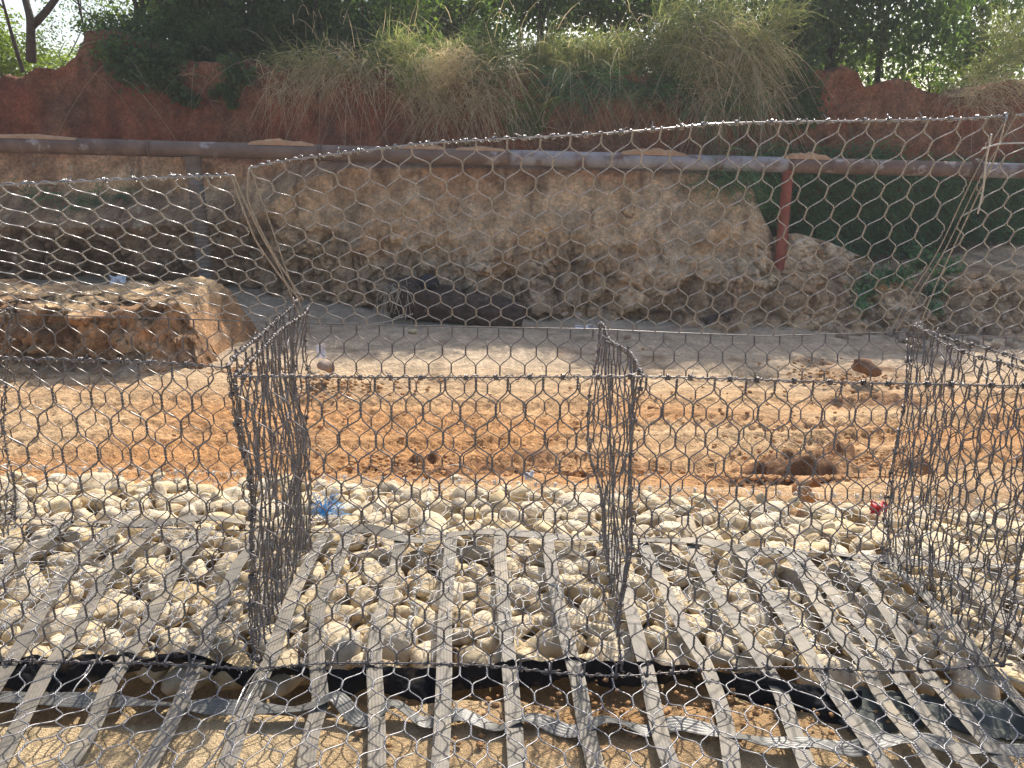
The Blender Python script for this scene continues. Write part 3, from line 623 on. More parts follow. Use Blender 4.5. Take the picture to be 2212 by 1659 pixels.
g2 = sheet(np.array([pt(*a, z=-.02) for a in ((1795, 1545), (1850, 1590), (1950, 1575), (2050, 1580), (2160, 1600), (2212, 1600), (2500, 1620))]),
           np.array([pt(*a, z=-.01) for a in ((1770, 1490), (1830, 1488), (1950, 1500), (2050, 1510), (2120, 1510), (2212, 1515), (2500, 1530))]), 0, .02, 8).build('dusty_fabric', M['geotex_grey'], gt)
g2['label'] = 'dusty grey-green flap of the geotextile at the right'

# ------------------------------------------------------------------ pipe on posts
PR, PY = .10, 10.45
pa_, pb_ = pt(-700, 294, y=PY), pt(3000, 390, y=PY)
def pipe_at(px):
    # the axis is straight: find where its picture has this px
    lo, hi = 0., 1.
    for _ in range(40):
        mid = (lo+hi)/2; q = pa_+(pb_-pa_)*mid-O
        if CX+F*(q@RT)/(q@FW) < px: lo = mid
        else: hi = mid
    return pa_+(pb_-pa_)*lo
pl_ = thing('pipeline', 'long horizontal steel pipe with flaking paint crossing before the red cliff', 'pipe', pipe_at(1000))
cuts = [-700, 325, 692, 1100, 1700, 2105, 3000]; mats = ['pipe_rust', 'pipe', 'pipe', 'pipe_white', 'pipe_rust', 'pipe_white']
for i in range(6):
    a, b = pipe_at(cuts[i]), pipe_at(cuts[i+1])
    sgm = tubes(MB(), resample([a, b], 30), PR, 24, (0, 0, 1), caps=True).build('pipe_section', M[mats[i]], pl_)
    d = (b-a)/np.linalg.norm(b-a)
    if i < 5 and i != 4: tubes(MB(), resample([b-d*.012, b+d*.012], 4), PR+.006, 24, (0, 0, 1), caps=True).build('weld_seam', M['pipe_rust'], pl_)
b = pipe_at(2105); d = (pb_-pa_)/np.linalg.norm(pb_-pa_)
fl = tubes(MB(), resample([b-d*.045, b-d*.005], 3), PR+.045, 24, (0, 0, 1), caps=True)
tubes(fl, resample([b+d*.005, b+d*.045], 3), PR+.045, 24, (0, 0, 1), caps=True); fo = fl.build('flange', M['pipe_rust'], pl_)
bl = MB()
for a in np.arange(8)*pi/4:
    c = b+np.array([0, math.cos(a), math.sin(a)])*(PR+.025); tubes(bl, resample([c-d*.07, c+d*.07], 3), .011, 6, (0, 0, 1), caps=True)
bl.build('bolt', M['rust'], fo)
# sand heaped on the pipe
mb = MB()
for a, b_, h in ((-60, 170, .03), (540, 680, .05), (860, 960, .04), (985, 1090, .025), (1340, 1480, .07), (1690, 1790, .06)):
    A, B = pipe_at(a), pipe_at(b_); n = 50; q = np.linspace(0, 1, n); th = np.linspace(-.75, .75, 12)
    c = A+(B-A)*q[:, None]; hh = h*np.sin(q*pi)**.7*(1+.35*fbm(q*9, a, o=3))
    rr = PR+.004+hh[:, None]*np.cos(th*2.0)[None]
    Pq = np.stack([np.broadcast_to(c[:, 0:1], rr.shape), c[:, 1:2]+rr*np.sin(th), c[:, 2:3]+rr*np.cos(th)], -1); mb.grid(Pq)
stuff(mb.build('sand_heap', M['soil']), 'small heaps of pale soil lying along the top of the pipe', 'soil')
def post(label, top, bot, r, m, corr=False):
    t_ = thing('support_post', label, 'post', bot, 'posts carrying the pipe'); n = 160 if corr else 20
    P = resample([bot, top], n); L = np.linalg.norm(top-bot); s = np.linspace(0, L, n)
    rr = r+(.007*np.sin(s*2*pi/.055)*(s < L*.82) if corr else 0*s)
    tubes(MB(), P, rr[None], 20, (0, 1, 0), caps=True).build('shaft', m, t_)
    d = (top-bot)/L
    tubes(MB(), resample([top-d*.012, top+d*.008], 3), r*1.25, 16, (0, 1, 0), caps=True).build('cap_plate', m, t_)
q = pipe_at(418); post('corrugated grey post under the left stretch of the pipe', np.array([q[0]-.02, PY, q[2]-PR]), pt(450, 640, y=10.35), .095, M['corr'], True)
q = pipe_at(1704); post('leaning red rusty post under the right stretch of the pipe', np.array([q[0], PY, q[2]-PR]), pt(1678, 640, y=10.0), .072, M['rust'])

# ------------------------------------------------------------------ log, bag, stick, litter, boulders
a, b = pt(846, 640, y=9.75), pt(1128, 684, y=9.3); ax = (b-a)/np.linalg.norm(b-a)
lg = thing('fallen_log', 'dark weathered tree log lying at the foot of the tan rock', 'log', (a+b)/2-np.array([0, 0, .2]))
n, k = 110, 44; P = resample([a, b], n); s = np.linspace(0, 1, n); th = np.arange(k)*2*pi/k
A = np.cross(ax, (0, 0, 1)); A /= np.linalg.norm(A); B = np.cross(A, ax)
rad = (.245-.075*s[:, None])*(1+.10*fbm(s[:, None]*3, np.cos(th)[None]*1.5, np.sin(th)[None]*1.5, o=3)+.06*np.abs(vnoise(np.cos(th)[None]*6, np.sin(th)[None]*6, s[:, None]*1.5)))
rad = rad*(1+.16*fbm(s[:, None]*9, np.cos(th)[None]*2.5, np.sin(th)[None]*2.5, o=4)+.10*(vnoise(s[:, None]*2, np.cos(th)[None]*7, np.sin(th)[None]*7)))
rad[0] *= .02; rad[-1] *= .02; rad[1] *= .8; rad[-2] *= .93; P[1] = P[0]+ax*.01; P[-2] = P[-1]-ax*.005
MB().grid(P[:, None]+rad[..., None]*(A*np.cos(th)[:, None]+B*np.sin(th)[:, None]), closed=True).build('trunk', M['logw'], lg)
mb = MB()
for _ in range(70):
    c = a+ax*rng.uniform(-.06, .25)+A*rng.normal()*.13+np.array([0, -.1, .16]); q = np.linspace(0, 1, 7); dd = rng.normal(size=3)*.12
    tubes(mb, c+q[:, None]*dd+np.stack([0*q, -.12*q, -rng.uniform(.1, .45)*q**2], 1), .004, 3)
mb.build('root_fibres', M['fibre'], lg)
c = pt(926, 610, y=9.55)
bgv = IV*np.array([.125, .10, .105])*(1+.12*fbm(IV[:, 0]*2, IV[:, 1]*2, IV[:, 2]*2)[:, None]); bgv[:, 2] = np.where(bgv[:, 2] < -.06, -.06+(bgv[:, 2]+.06)*.3, bgv[:, 2])
bt = thing('bag', 'small rounded black bag resting on top of the log', 'bag', c)
MB().add(bgv+c, t=IF).build('body', M['black'], bt)
q = np.linspace(0, 1, 24); hd = c+np.stack([-.10-.06*np.sin(q*pi), -.05+0*q, .06-.20*q], 1); tubes(MB(), hd, .009, 6).build('carry_strap', M['black'], bt)
hd = c+np.stack([.13*np.cos(.5+q*2.2), -.09+0*q, -.04+.045*np.sin(q*2*pi)], 1); tubes(MB(), hd, .006, 5).build('seam', M['corr'], bt)
mb = MB(); sp = [pt(1522, 694, y=9.2), pt(1545, 684, y=9.2), pt(1562, 676, y=9.2), pt(1590, 672, y=9.15)]
tubes(mb, smooth_path(sp, 20), np.linspace(.05, .02, 20)[None], 9, caps=True); tubes(mb, smooth_path([sp[1], pt(1530, 700, y=9.1)], 8), .025, 8, caps=True); tubes(mb, smooth_path([sp[2], pt(1575, 690, y=9.1)], 8), .03, 8, caps=True)
tag(mb.build('driftwood', M['logw']), 'crooked dark piece of driftwood at the foot of the rock', 'wood')
def rock(name, label, cat, px, py, y, size, m, seed, flat=.7, group=None, kindz=None):
    me = stone_mesh(name, seed, m, .2, flat, 3, 7); o = link(name, me); c = pt(px, py, y=y)
    o.location = tuple(c); o.scale = (size,)*3; o.rotation_euler = (.1, .2, seed); return tag(o, label, cat, group)
rock('boulder', 'brown rounded boulder on the churned soil at the right', 'boulder', 1870, 792, 6.95, .115, M['bould'], 31)
rock('stone_block', 'pale block of stone beside the end of the earth mound', 'stone', 704, 790, 6.9, .085, M['rubble'], 33)
for i, (px, py, y, s, lb) in enumerate(((892, 716, 8.9, .065, 'white pebble on the shaded sand left of the log'), (1355, 728, 8.6, .05, 'small grey stone right of the log end'), (1220, 678, 9.3, .05, 'smaller pale stone touching the log end'), (1248, 680, 9.25, .07, 'larger pale stone beside the log end'),
    (1980, 742, 8.35, .10, 'flat grey stone on the shaded sand at right'), (985, 1032, 3.85, .036, 'white stone lying on the loose soil behind the cobbles'))):
    rock('stone', lb, 'stone', px, py, y, s, M['rubble'] if i not in (0, 5) else M['stone'], 40+i, .55)
rubble = []
for i in range(60):
    px = rng.uniform(1800, 2330); py = rng.uniform(668, 742)+(px-1800)*.035; c = cliff_at(px, py)
    if c[2] < base_z(c[0], c[1]): c = pt(px, py, z=-.40)
    o = link('rubble_stone', stone_mesh('rubble_stone', 60+i % 9, M['rubble'], .2, .6, 2, 9) if i < 9 else rubble[i % 9].data)
    s = rng.uniform(.03, .085)*(1.25 if rng.random() < .15 else 1); o.location = tuple(c+np.array([0, 0, -s*.2])); o.scale = (s, s, s); o.rotation_euler = tuple(rng.uniform(0, 6, 3)); rubble.append(o)
    tag(o, 'brown rubble stone in the pile at the foot of the right bank', 'stone', 'rubble at the foot of the right bank')
def crumple(name, label, cat, px, py, y, w_, h, m, seed):
    n = 14; g = np.linspace(-1, 1, n); U, V = np.meshgrid(g, g); c = pt(px, py, y=y)
    P = np.stack([U*w_/2*(1+.25*fbm(U*1.5, V*1.5, seed)), .35*w_*fbm(U*1.6, V*1.6, seed+3), V*h/2*(1+.3*fbm(U*2, V*2, seed+7))], -1)+c
    Q = np.concatenate([P, P[::-1]+np.array([0, .006, 0])], 0)
    return tag(MB().grid(Q).build(name, m, smooth=False), label, cat)
crumple('plastic_bag', 'crumpled white plastic bag on the shaded ground behind the mound', 'bag', 258, 612, 9.9, .20, .20, M['white'], 2)
crumple('plastic_scrap', 'white plastic scrap on the orange soil before the cobbles', 'litter', 1142, 1029, 3.9, .055, .05, M['white'], 5)
crumple('rag', 'pale flattened scrap on the shaded sand before the log end', 'litter', 1265, 708, 8.75, .22, .05, M['white'], 7)
crumple('red_scrap', 'crumpled red plastic scrap caught among the cobbles', 'litter', 1897, 1098, 3.3, .085, .06, M['red'], 9)
crumple('paper_scrap', 'grey-white paper scrap by the end of the earth mound', 'litter', 692, 758, 7.4, .09, .12, M['white'], 12)
c = pt(702, 1112, z=.05); mb = MB()
for _ in range(70):
    q = np.linspace(0, 1, 8); a = rng.normal()*1.0+(0 if rng.random() < .6 else 2.2); L = rng.uniform(.04, .12)
    tubes(mb, c+rng.normal(size=3)*.008+np.stack([np.cos(a)*L*q, np.sin(a)*L*.6*q, np.abs(rng.normal())*.05*np.sin(q*2.2)+.004*np.sin(q*9+a)], 1), .0013, 3)
tag(mb.build('rope', M['blue']), 'frayed bright blue rope fibres lying on the cobbles', 'rope')
# broken clay pot
c = pt(1722, 1062, y=3.8); th = np.linspace(.3, 5.0, 30); z = np.linspace(0, 1, 12)
rr = .07*(.55+.6*np.sin(z*2.3+.3))[:, None]*(1+.05*fbm(th[None], z[:, None]*2, 1)); A = np.stack([rr*np.cos(th), rr*np.sin(th), np.broadcast_to(z[:, None]*.13*(1-.25*np.abs(vnoise(th*2, 0, 1)))[None], rr.shape)], -1)
B = A*np.array([.88, .88, 1]); rot = np.array(Matrix.Rotation(1.0, 3, 'X') @ Matrix.Rotation(.6, 3, 'Y'))
Q = np.concatenate([A, B[::-1]], 0)@rot.T+c
tag(MB().grid(Q).build('broken_pot', M['clay']), 'broken brown clay vessel lying open on the sand behind the cobbles', 'pot')
# clods on churned ground
mb = MB()
for cx_, cy_, sx, sy, n in ((pa[0], pa[1]-.1, .9, .22, 420), (pb[0], pb[1], .45, .28, 420), (pc[0]-.1, pc[1], .5, .45, 200), (pe[0]-.1, pe[1]+.1, .55, .3, 160), (.45, 1.95, .6, .1, 240), (sx, sy+.05, .5, .18, 420), (-3.2, 7.0, .9, .12, 320), (-2.3, 7.15, .35, .3, 260), (1., 5.6, 3., 1.3, 260)):
    for _ in range(n):
        x, y = cx_+rng.normal()*sx*.6, cy_+rng.normal()*sy*.6; s = rng.uniform(.004, .019)*(1 if y > 3 else .5)
        zz = base_z(np.array(x), np.array(y)) if y > 3.4 else -.01
        mb.add(IV2[:]*np.array([s*1.2, s, s*.8])*(1+.3*fbm(IV2[:, 0]*1.7+x*9, IV2[:, 1]*1.7, IV2[:, 2]*1.7, o=2)[:, None])+np.array([x, y, zz+.01]), t=IF2)
stuff(mb.build('soil_clods', M['clod']), 'loose orange-brown clods on the churned soil', 'soil')

# loose wires
def wire_thing(label, pts_, r=.0023, m='wire_new', n=40):
    return tag(tubes(MB(), smooth_path(np.array(pts_), n), r, 6, caps=True).build('loose_wire', M[m]), label, 'wire')
wire_thing('longer of two loose bent wires hanging forward from the basket corner', [pt(562, 1440, y=2.14), pt(530, 1480, y=2.0), pt(505, 1535, y=1.9), pt(490, 1590, y=1.84), pt(450, 1650, y=1.78), pt(400, 1700, y=1.7)], .0026)
wire_thing('shorter loose bent wire beside the longer one at the basket corner', [pt(572, 1450, y=2.12), pt(540, 1500, y=1.98), pt(520, 1550, y=1.9), pt(500, 1610, y=1.82), pt(480, 1670, y=1.76)], .0024)
wire_thing('hooked loose wire over the black fabric at the left', [pt(205, 1430, y=2.14), pt(190, 1455, y=2.05), pt(165, 1480, y=2.0), pt(155, 1500, y=1.97)])
wire_thing('bright straight wire hanging from the right end of the long lid', [pt(2142, 290, y=2.57), pt(2130, 345, y=2.6), pt(2124, 410, y=2.64), pt(2112, 462, y=2.66)], .003, 'wire_pale')
wire_thing('long loose wire hanging inside the right end of the long lid', [pt(2175, 250, y=2.58), pt(2150, 340, y=2.62), pt(2080, 490, y=2.85), pt(2020, 620, y=3.05), pt(1992, 690, y=3.13)], .003)
wire_thing('short wire crossing near the right edge of the lid', [pt(2120, 322, y=2.55), pt(2160, 310, y=2.53), pt(2230, 308, y=2.5)], .003, 'wire_pale')
wire_thing('wire hanging from the torn corner of the left lid', [pt(500, 378, y=2.36), pt(520, 440, y=2.5), pt(552, 520, y=2.7), pt(600, 590, y=2.95), pt(648, 648, y=3.14)], .0034)
wire_thing('twisted wire joining the left edge of the long lid to the basket', [pt(538, 364, y=2.46), pt(532, 430, y=2.56), pt(560, 490, y=2.7), pt(600, 565, y=2.9), pt(655, 648, y=3.14)], .0034)
wire_thing('thin straight wire sticking out over the log', [pt(780, 705, y=3.1), pt(840, 694, y=3.05), pt(892, 678, y=3.0)][::-1], .0022)

# ------------------------------------------------------------------ vegetation
def blades(mb, roots, dirs, L, width, droop, n=6, g=None):
    """grass: thin ribbons that start along dirs and bend under their weight"""
    m = len(roots); q = np.linspace(0, 1, n)
    d = dirs/np.linalg.norm(dirs, axis=1, keepdims=True)
    P = roots[:, None]+d[:, None]*(q[None, :, None]*L[:, None, None]); P[..., 2] -= (droop*L)[:, None]*q[None]**2
    hz = d[:, :2]*(droop*L*.35)[:, None]; P[..., :2] += hz[:, None]*(q**2)[None, :, None]
    P += (g.normal(size=(m, 1, 3))*L[:, None, None]*.16)*(q**2)[None, :, None]
    T = np.gradient(P, axis=1); sd = np.cross(T, g.normal(size=(m, 1, 3))); sd /= np.linalg.norm(sd, axis=2, keepdims=True)+1e-9
    wd = width[:, None]*(1-q[None]**2*.9)/2
    V = np.stack([P-sd*wd[..., None], P+sd*wd[..., None]], 2)
    I = np.arange(m*n*2).reshape(m, n, 2); qd = np.stack([I[:, :-1, 0], I[:, :-1, 1], I[:, 1:, 1], I[:, 1:, 0]], -1)
    mb.add(V, qd.reshape(-1, 4)); return mb
def tuft(mb, c, n, L, spread=.15, up=.8, out=(0, -.5, 0), droop=.7, width=.010, seed=0, rad=.12):
    g = np.random.default_rng(seed); c = np.asarray(c)
    roots = c+g.normal(size=(n, 3))*np.array([rad, rad*.5, rad*.7])
    lean = g.normal(size=3)*np.array([.45, .15, .15])
    dirs = g.normal(size=(n, 3))*np.array([.6, .45, .4])+np.array([0, 0, up])+np.asarray(out)+lean
    return blades(mb, roots, dirs, L*g.uniform(.35, 1.2, n)*g.uniform(.7, 1.2), width*g.uniform(.5, 1.4, n), droop*g.uniform(.15, 1.7, n), g=g)
def tussock(label, parts_, cat='grass', group=None, cl=None):
    """parts_: (material, [tuft args...])"""
    t_ = thing('grass_tussock', label, cat, cl if cl is not None else parts_[0][1][0][0], group)
    for nm, m_, tl in parts_2(parts_):
        mb = MB()
        for a in tl: tuft(mb, *a[:3], **a[3])
        mb.build(nm, M[m_], t_)
def parts_2(ps): return [('dry_blades' if 'dry' in m_ else 'green_blades', m_, tl) for m_, tl in ps]
sd = [0]
def tf(px, py, n, L, y=None, **k):
    sd[0] += 1; c = pt(px, py, y=y) if y else cliff_at(px, py)+np.array([0, -.02, 0]); k.setdefault('seed', sd[0]); return (c, n, L, k)
H = dict(up=.25, out=(0, -.7, 0), droop=1.6)     # hanging
S_ = dict(up=1., out=(0, -.25, 0), droop=.5)     # standing
def spots(n, x0, x1, ya, yb_, seed):
    g = np.random.default_rng(seed); return [(x0+(x1-x0)*(i+g.uniform(0, 1))/n, g.uniform(ya, yb_)) for i in range(n)]
tussock('straw grass tussock hanging over the red face left of the sunlit one',
        [('grass_dry', [tf(px, py, 50, .42, **H, width=.007) for px, py in spots(13, 590, 800, 125, 190, 1)]+[tf(px, py, 60, .45, width=.008, up=.6, out=(0, -.3, 0), droop=1.) for px, py in ((745, 120), (765, 140), (700, 150))]),
         ('grass_mix', [tf(px, py, 60, .42, **S_) for px, py in spots(10, 600, 860, 130, 175, 2)])])
tussock('big sunlit straw tussock spilling over the middle of the cliff edge',
        [('grass_dry', [tf(px, py, 55, .42, y=yy, **H, width=.007) for (px, py), yy in zip(spots(20, 850, 1100, 120, 240, 3), rng.uniform(11.15, 11.4, 20))]+[tf(px, py, 120, .42, y=10.95, up=.8, droop=.9, out=(0, -.4, 0), width=.007) for px, py in ((965, 135), (1000, 125), (985, 160))]),
         ('grass_mix', [tf(px, py, 90, .5, y=yy, **S_) for (px, py), yy in zip(spots(22, 830, 1110, 95, 225, 4), rng.uniform(11.3, 11.75, 22))]),
         ('grass_green', [tf(px, py, 45, .36, y=yy, **S_, width=.012) for px, py, yy in ((905, 165, 11.2), (1000, 115, 11.2), (1050, 130, 11.3), (930, 110, 11.4), (870, 190, 11.2))])])
tussock('few tall pale seed stalks standing above the straw tussocks',
        [('grass_dry', [tf(px, py, 9, .75, y=yy, up=1.4, out=(0, -.4, 0), droop=.9, width=.007, rad=.25) for (px, py), yy in zip(spots(26, 580, 1700, 70, 190, 21), rng.uniform(11.1, 11.6, 26))])])
tussock('green reed clump with upright blades growing from the red face',
        [('grass_green', [tf(1115, 290, 46, .95, rad=.07, up=2.6, out=(-.1, -.35, 0), droop=.3, width=.022), tf(1150, 285, 56, 1.0, rad=.07, up=2.6, out=(.25, -.35, 0), droop=.3, width=.022)]),
         ('grass_dry', [tf(1130, 285, 40, .7, rad=.1, up=1., out=(.2, -.5, 0), droop=.6, width=.008)])])
tussock('tall dry tussock hanging far down the cliff right of the reeds',
        [('grass_dry', [tf(px, py, 40, .5, y=yy, **H, width=.007) for (px, py), yy in zip(spots(26, 1480, 1655, 50, 215, 5), rng.uniform(11.15, 11.5, 26))]),
         ('grass_mix', [tf(px, py, 75, .5, y=yy, **S_) for (px, py), yy in zip(spots(50, 1430, 1690, 0, 190, 6), rng.uniform(11.1, 11.8, 50))]),
         ('grass_dark', [tf(px, py, 70, .5, **H) for px, py in spots(8, 1490, 1650, 150, 225, 7)])])
tussock('grey-green grassy bank growing between the reeds and the tall dry tussock',
        [('grass_mix', [tf(px, py, 80, .42, y=11.65, **S_) for px, py in spots(34, 1120, 1510, 95, 185, 8)]),
         ('grass_dark', [tf(px, py, 80, .4, up=.5, out=(0, -.5, 0), droop=1.) for px, py in spots(18, 1150, 1510, 165, 200, 9)]),
         ('grass_dry', [tf(px, py, 24, .5, **H, width=.006) for px, py in spots(12, 1180, 1480, 150, 215, 10)])])
tussock('dusty dry grass on the slope at the right end of the cliff',
        [('grass_dry', [tf(px, py, 70, .5, up=.5, out=(-.2, -.4, 0), droop=1., width=.007) for px, py in ((2060, 205), (2100, 195), (2140, 185), (2180, 175), (2220, 165), (2150, 210), (2200, 205), (2100, 225))]),
         ('grass_mix', [tf(px, py, 130, .7, y=12.1, **S_) for px, py in ((2110, 170), (2150, 140), (2190, 120), (2230, 110), (2170, 80), (2220, 60))])])
tussock('thin dry roots and stems hanging on the red face under the leafy creeper',
        [('grass_dry', [tf(px, py, 9, .7, up=-.2, out=(0, -.25, 0), droop=1.2, width=.006, rad=.2) for px, py in ((240, 150), (240, 150), (420, 150), (480, 150), (530, 160), (570, 150))])])
mb = MB()
for px in range(1520, 2330, 24):
    for py in range(345, 585, 24):
        top = np.interp(px, [1500, 1560, 1620, 2000, 2330], [420, 350, 320, 350, 360]); bot = np.interp(px, [1500, 1580, 1700, 1800, 1950, 2050, 2330], [430, 455, 500, 590, 545, 520, 530])
        if top < py < bot: c_ = cliff_at(px, py); sd[0] += 1; c_ = c_ if c_[1] > 10.5 else pt(px, py, y=11.5); tuft(mb, c_, 42, .5, up=.9, out=(0, -.6, 0), droop=.9, width=.013, seed=sd[0], rad=.13)
for px, py in ((70, 425), (110, 430), (160, 440), (200, 440), (230, 430), (260, 425)): sd[0] += 1; tuft(mb, cliff_at(px, py), 50, .3, up=.6, out=(0, -.5, 0), droop=1., width=.012, seed=sd[0], rad=.12)
stuff(mb.build('grass', M['grass_dark']), 'dense dark green grass filling the hollow behind the pipe', 'grass')

def leaf_cloud(name, seed, n, clumps, lsize, aspect=.5, clr=.34):
    g = np.random.default_rng(seed); c = g.normal(size=(clumps, 3)); c /= np.linalg.norm(c, axis=1, keepdims=True); c *= g.uniform(.2, .95, (clumps, 1))**.6
    p = c[g.integers(clumps, size=n)]+g.normal(size=(n, 3))*clr*.5
    a = g.normal(size=(n, 3)); a[:, 2] -= .3; a /= np.linalg.norm(a, axis=1, keepdims=True); b = np.cross(a, g.normal(size=(n, 3))); b /= np.linalg.norm(b, axis=1, keepdims=True); nn = np.cross(a, b)
    L = lsize*g.uniform(.6, 1.3, (n, 1)); W_ = L*aspect/2
    V = np.stack([p, p+a*L*.45+b*W_+nn*L*.08, p+a*L, p+a*L*.45-b*W_+nn*L*.08], 1)
    return MB().add(V, np.arange(n*4).reshape(-1, 4)).mesh(name, smooth=False)
CR = {('dense', i): leaf_cloud('crown', 100+i, 9000, 46, .085, .55) for i in range(3)}
CR.update({('airy', i): leaf_cloud('crown', 120+i, 3600, 40, .06, .42, .30) for i in range(2)})
CR.update({('bright', i): leaf_cloud('crown', 140+i, 4200, 34, .085, .6, .34) for i in range(2)})
def limb_mesh(base, top, fork, r0, seed):
    g = np.random.default_rng(seed); mb = MB(); P = smooth_path([base-np.array([0, 0, .25]), base+(top-base)*.35+g.normal(size=3)*.06, base+(top-base)*.7+g.normal(size=3)*.08, top], 24)
    tubes(mb, P, np.linspace(r0, r0*.45, 24)[None], 9, (0, 1, 0))
    for i in range(fork):
        j = g.integers(6, 20); d = np.array([g.normal()*.8, g.normal()*.4, g.uniform(.5, 1.1)]); L = g.uniform(.6, 1.4)
        Q = smooth_path([P[j], P[j]+d*L*.5+g.normal(size=3)*.05, P[j]+d*L], 14); tubes(mb, Q, np.linspace(r0*.5, r0*.14, 14)[None], 6, (0, 1, 0))
    return mb
def tree(label, px, y, zc, rx, rz, kind, m_, r0=.07, fork=6, seed=0, cat='tree', name='tree', base=None, top=None, group=None, trunk=True):
    c = pt(px, 100, y=y); gz = 2.55; b_ = np.array([c[0], y, gz]) if base is None else np.asarray(base)
    t_ = thing(name, label, cat, b_, group); tp = np.array([c[0]+.1*math.sin(seed), y, zc+rz*.6]) if top is None else np.asarray(top)
    if trunk: limb_mesh(b_, tp, fork, r0, seed).build('trunk', M['bark'], t_)
    keys = [k_ for k_ in CR if k_[0] == kind]; me = CR[keys[seed % len(keys)]]
    o = bpy.data.objects.new('crown', me.copy() if me.materials and me.materials[0] != M[m_] else me); COL.objects.link(o)
    if not o.data.materials: o.data.materials.append(M[m_])
    elif o.data.materials[0] != M[m_]: o.data.materials[0] = M[m_]
    o.parent = t_; o.location = Vector((c[0], y, zc))-Vector(t_.location); o.scale = (rx, rx*.8, rz); o.rotation_euler = (0, 0, seed*1.7); return t_
# forked dark trunks at the left
t0 = tree('forked dark tree above the leftmost red hump', 70, 13.0, 5.00, 1.10, 0.80, 'airy', 'leaf_mid', .075, 0, 3, base=pt(62, 95, y=13.0), top=pt(58, -60, y=13.0))
tubes(MB(), smooth_path([pt(66, 60, y=13), pt(100, 25, y=13), pt(140, -30, y=13)], 16), np.linspace(.06, .045, 16)[None], 8, (0, 1, 0)).build('limb', M['bark'], t0)
t0 = tree('thin leaning sapling left of the forked tree', 12, 13.6, 4.70, 0.80, 0.70, 'airy', 'leaf_mid', .035, 2, 4, base=pt(44, 120, y=13.6), top=pt(0, -20, y=13.6))
t0 = tree('slanting twin-stemmed tree at the left end of the leafy creeper', 300, 13.2, 5.00, 1.20, 0.80, 'airy', 'leaf_dark', .06, 0, 5, base=pt(322, 90, y=13.2), top=pt(270, -30, y=13.2))
tubes(MB(), smooth_path([pt(318, 80, y=13.25), pt(308, 20, y=13.25), pt(303, -40, y=13.25)], 16), np.linspace(.05, .04, 16)[None], 8, (0, 1, 0)).build('limb', M['bark'], t0)
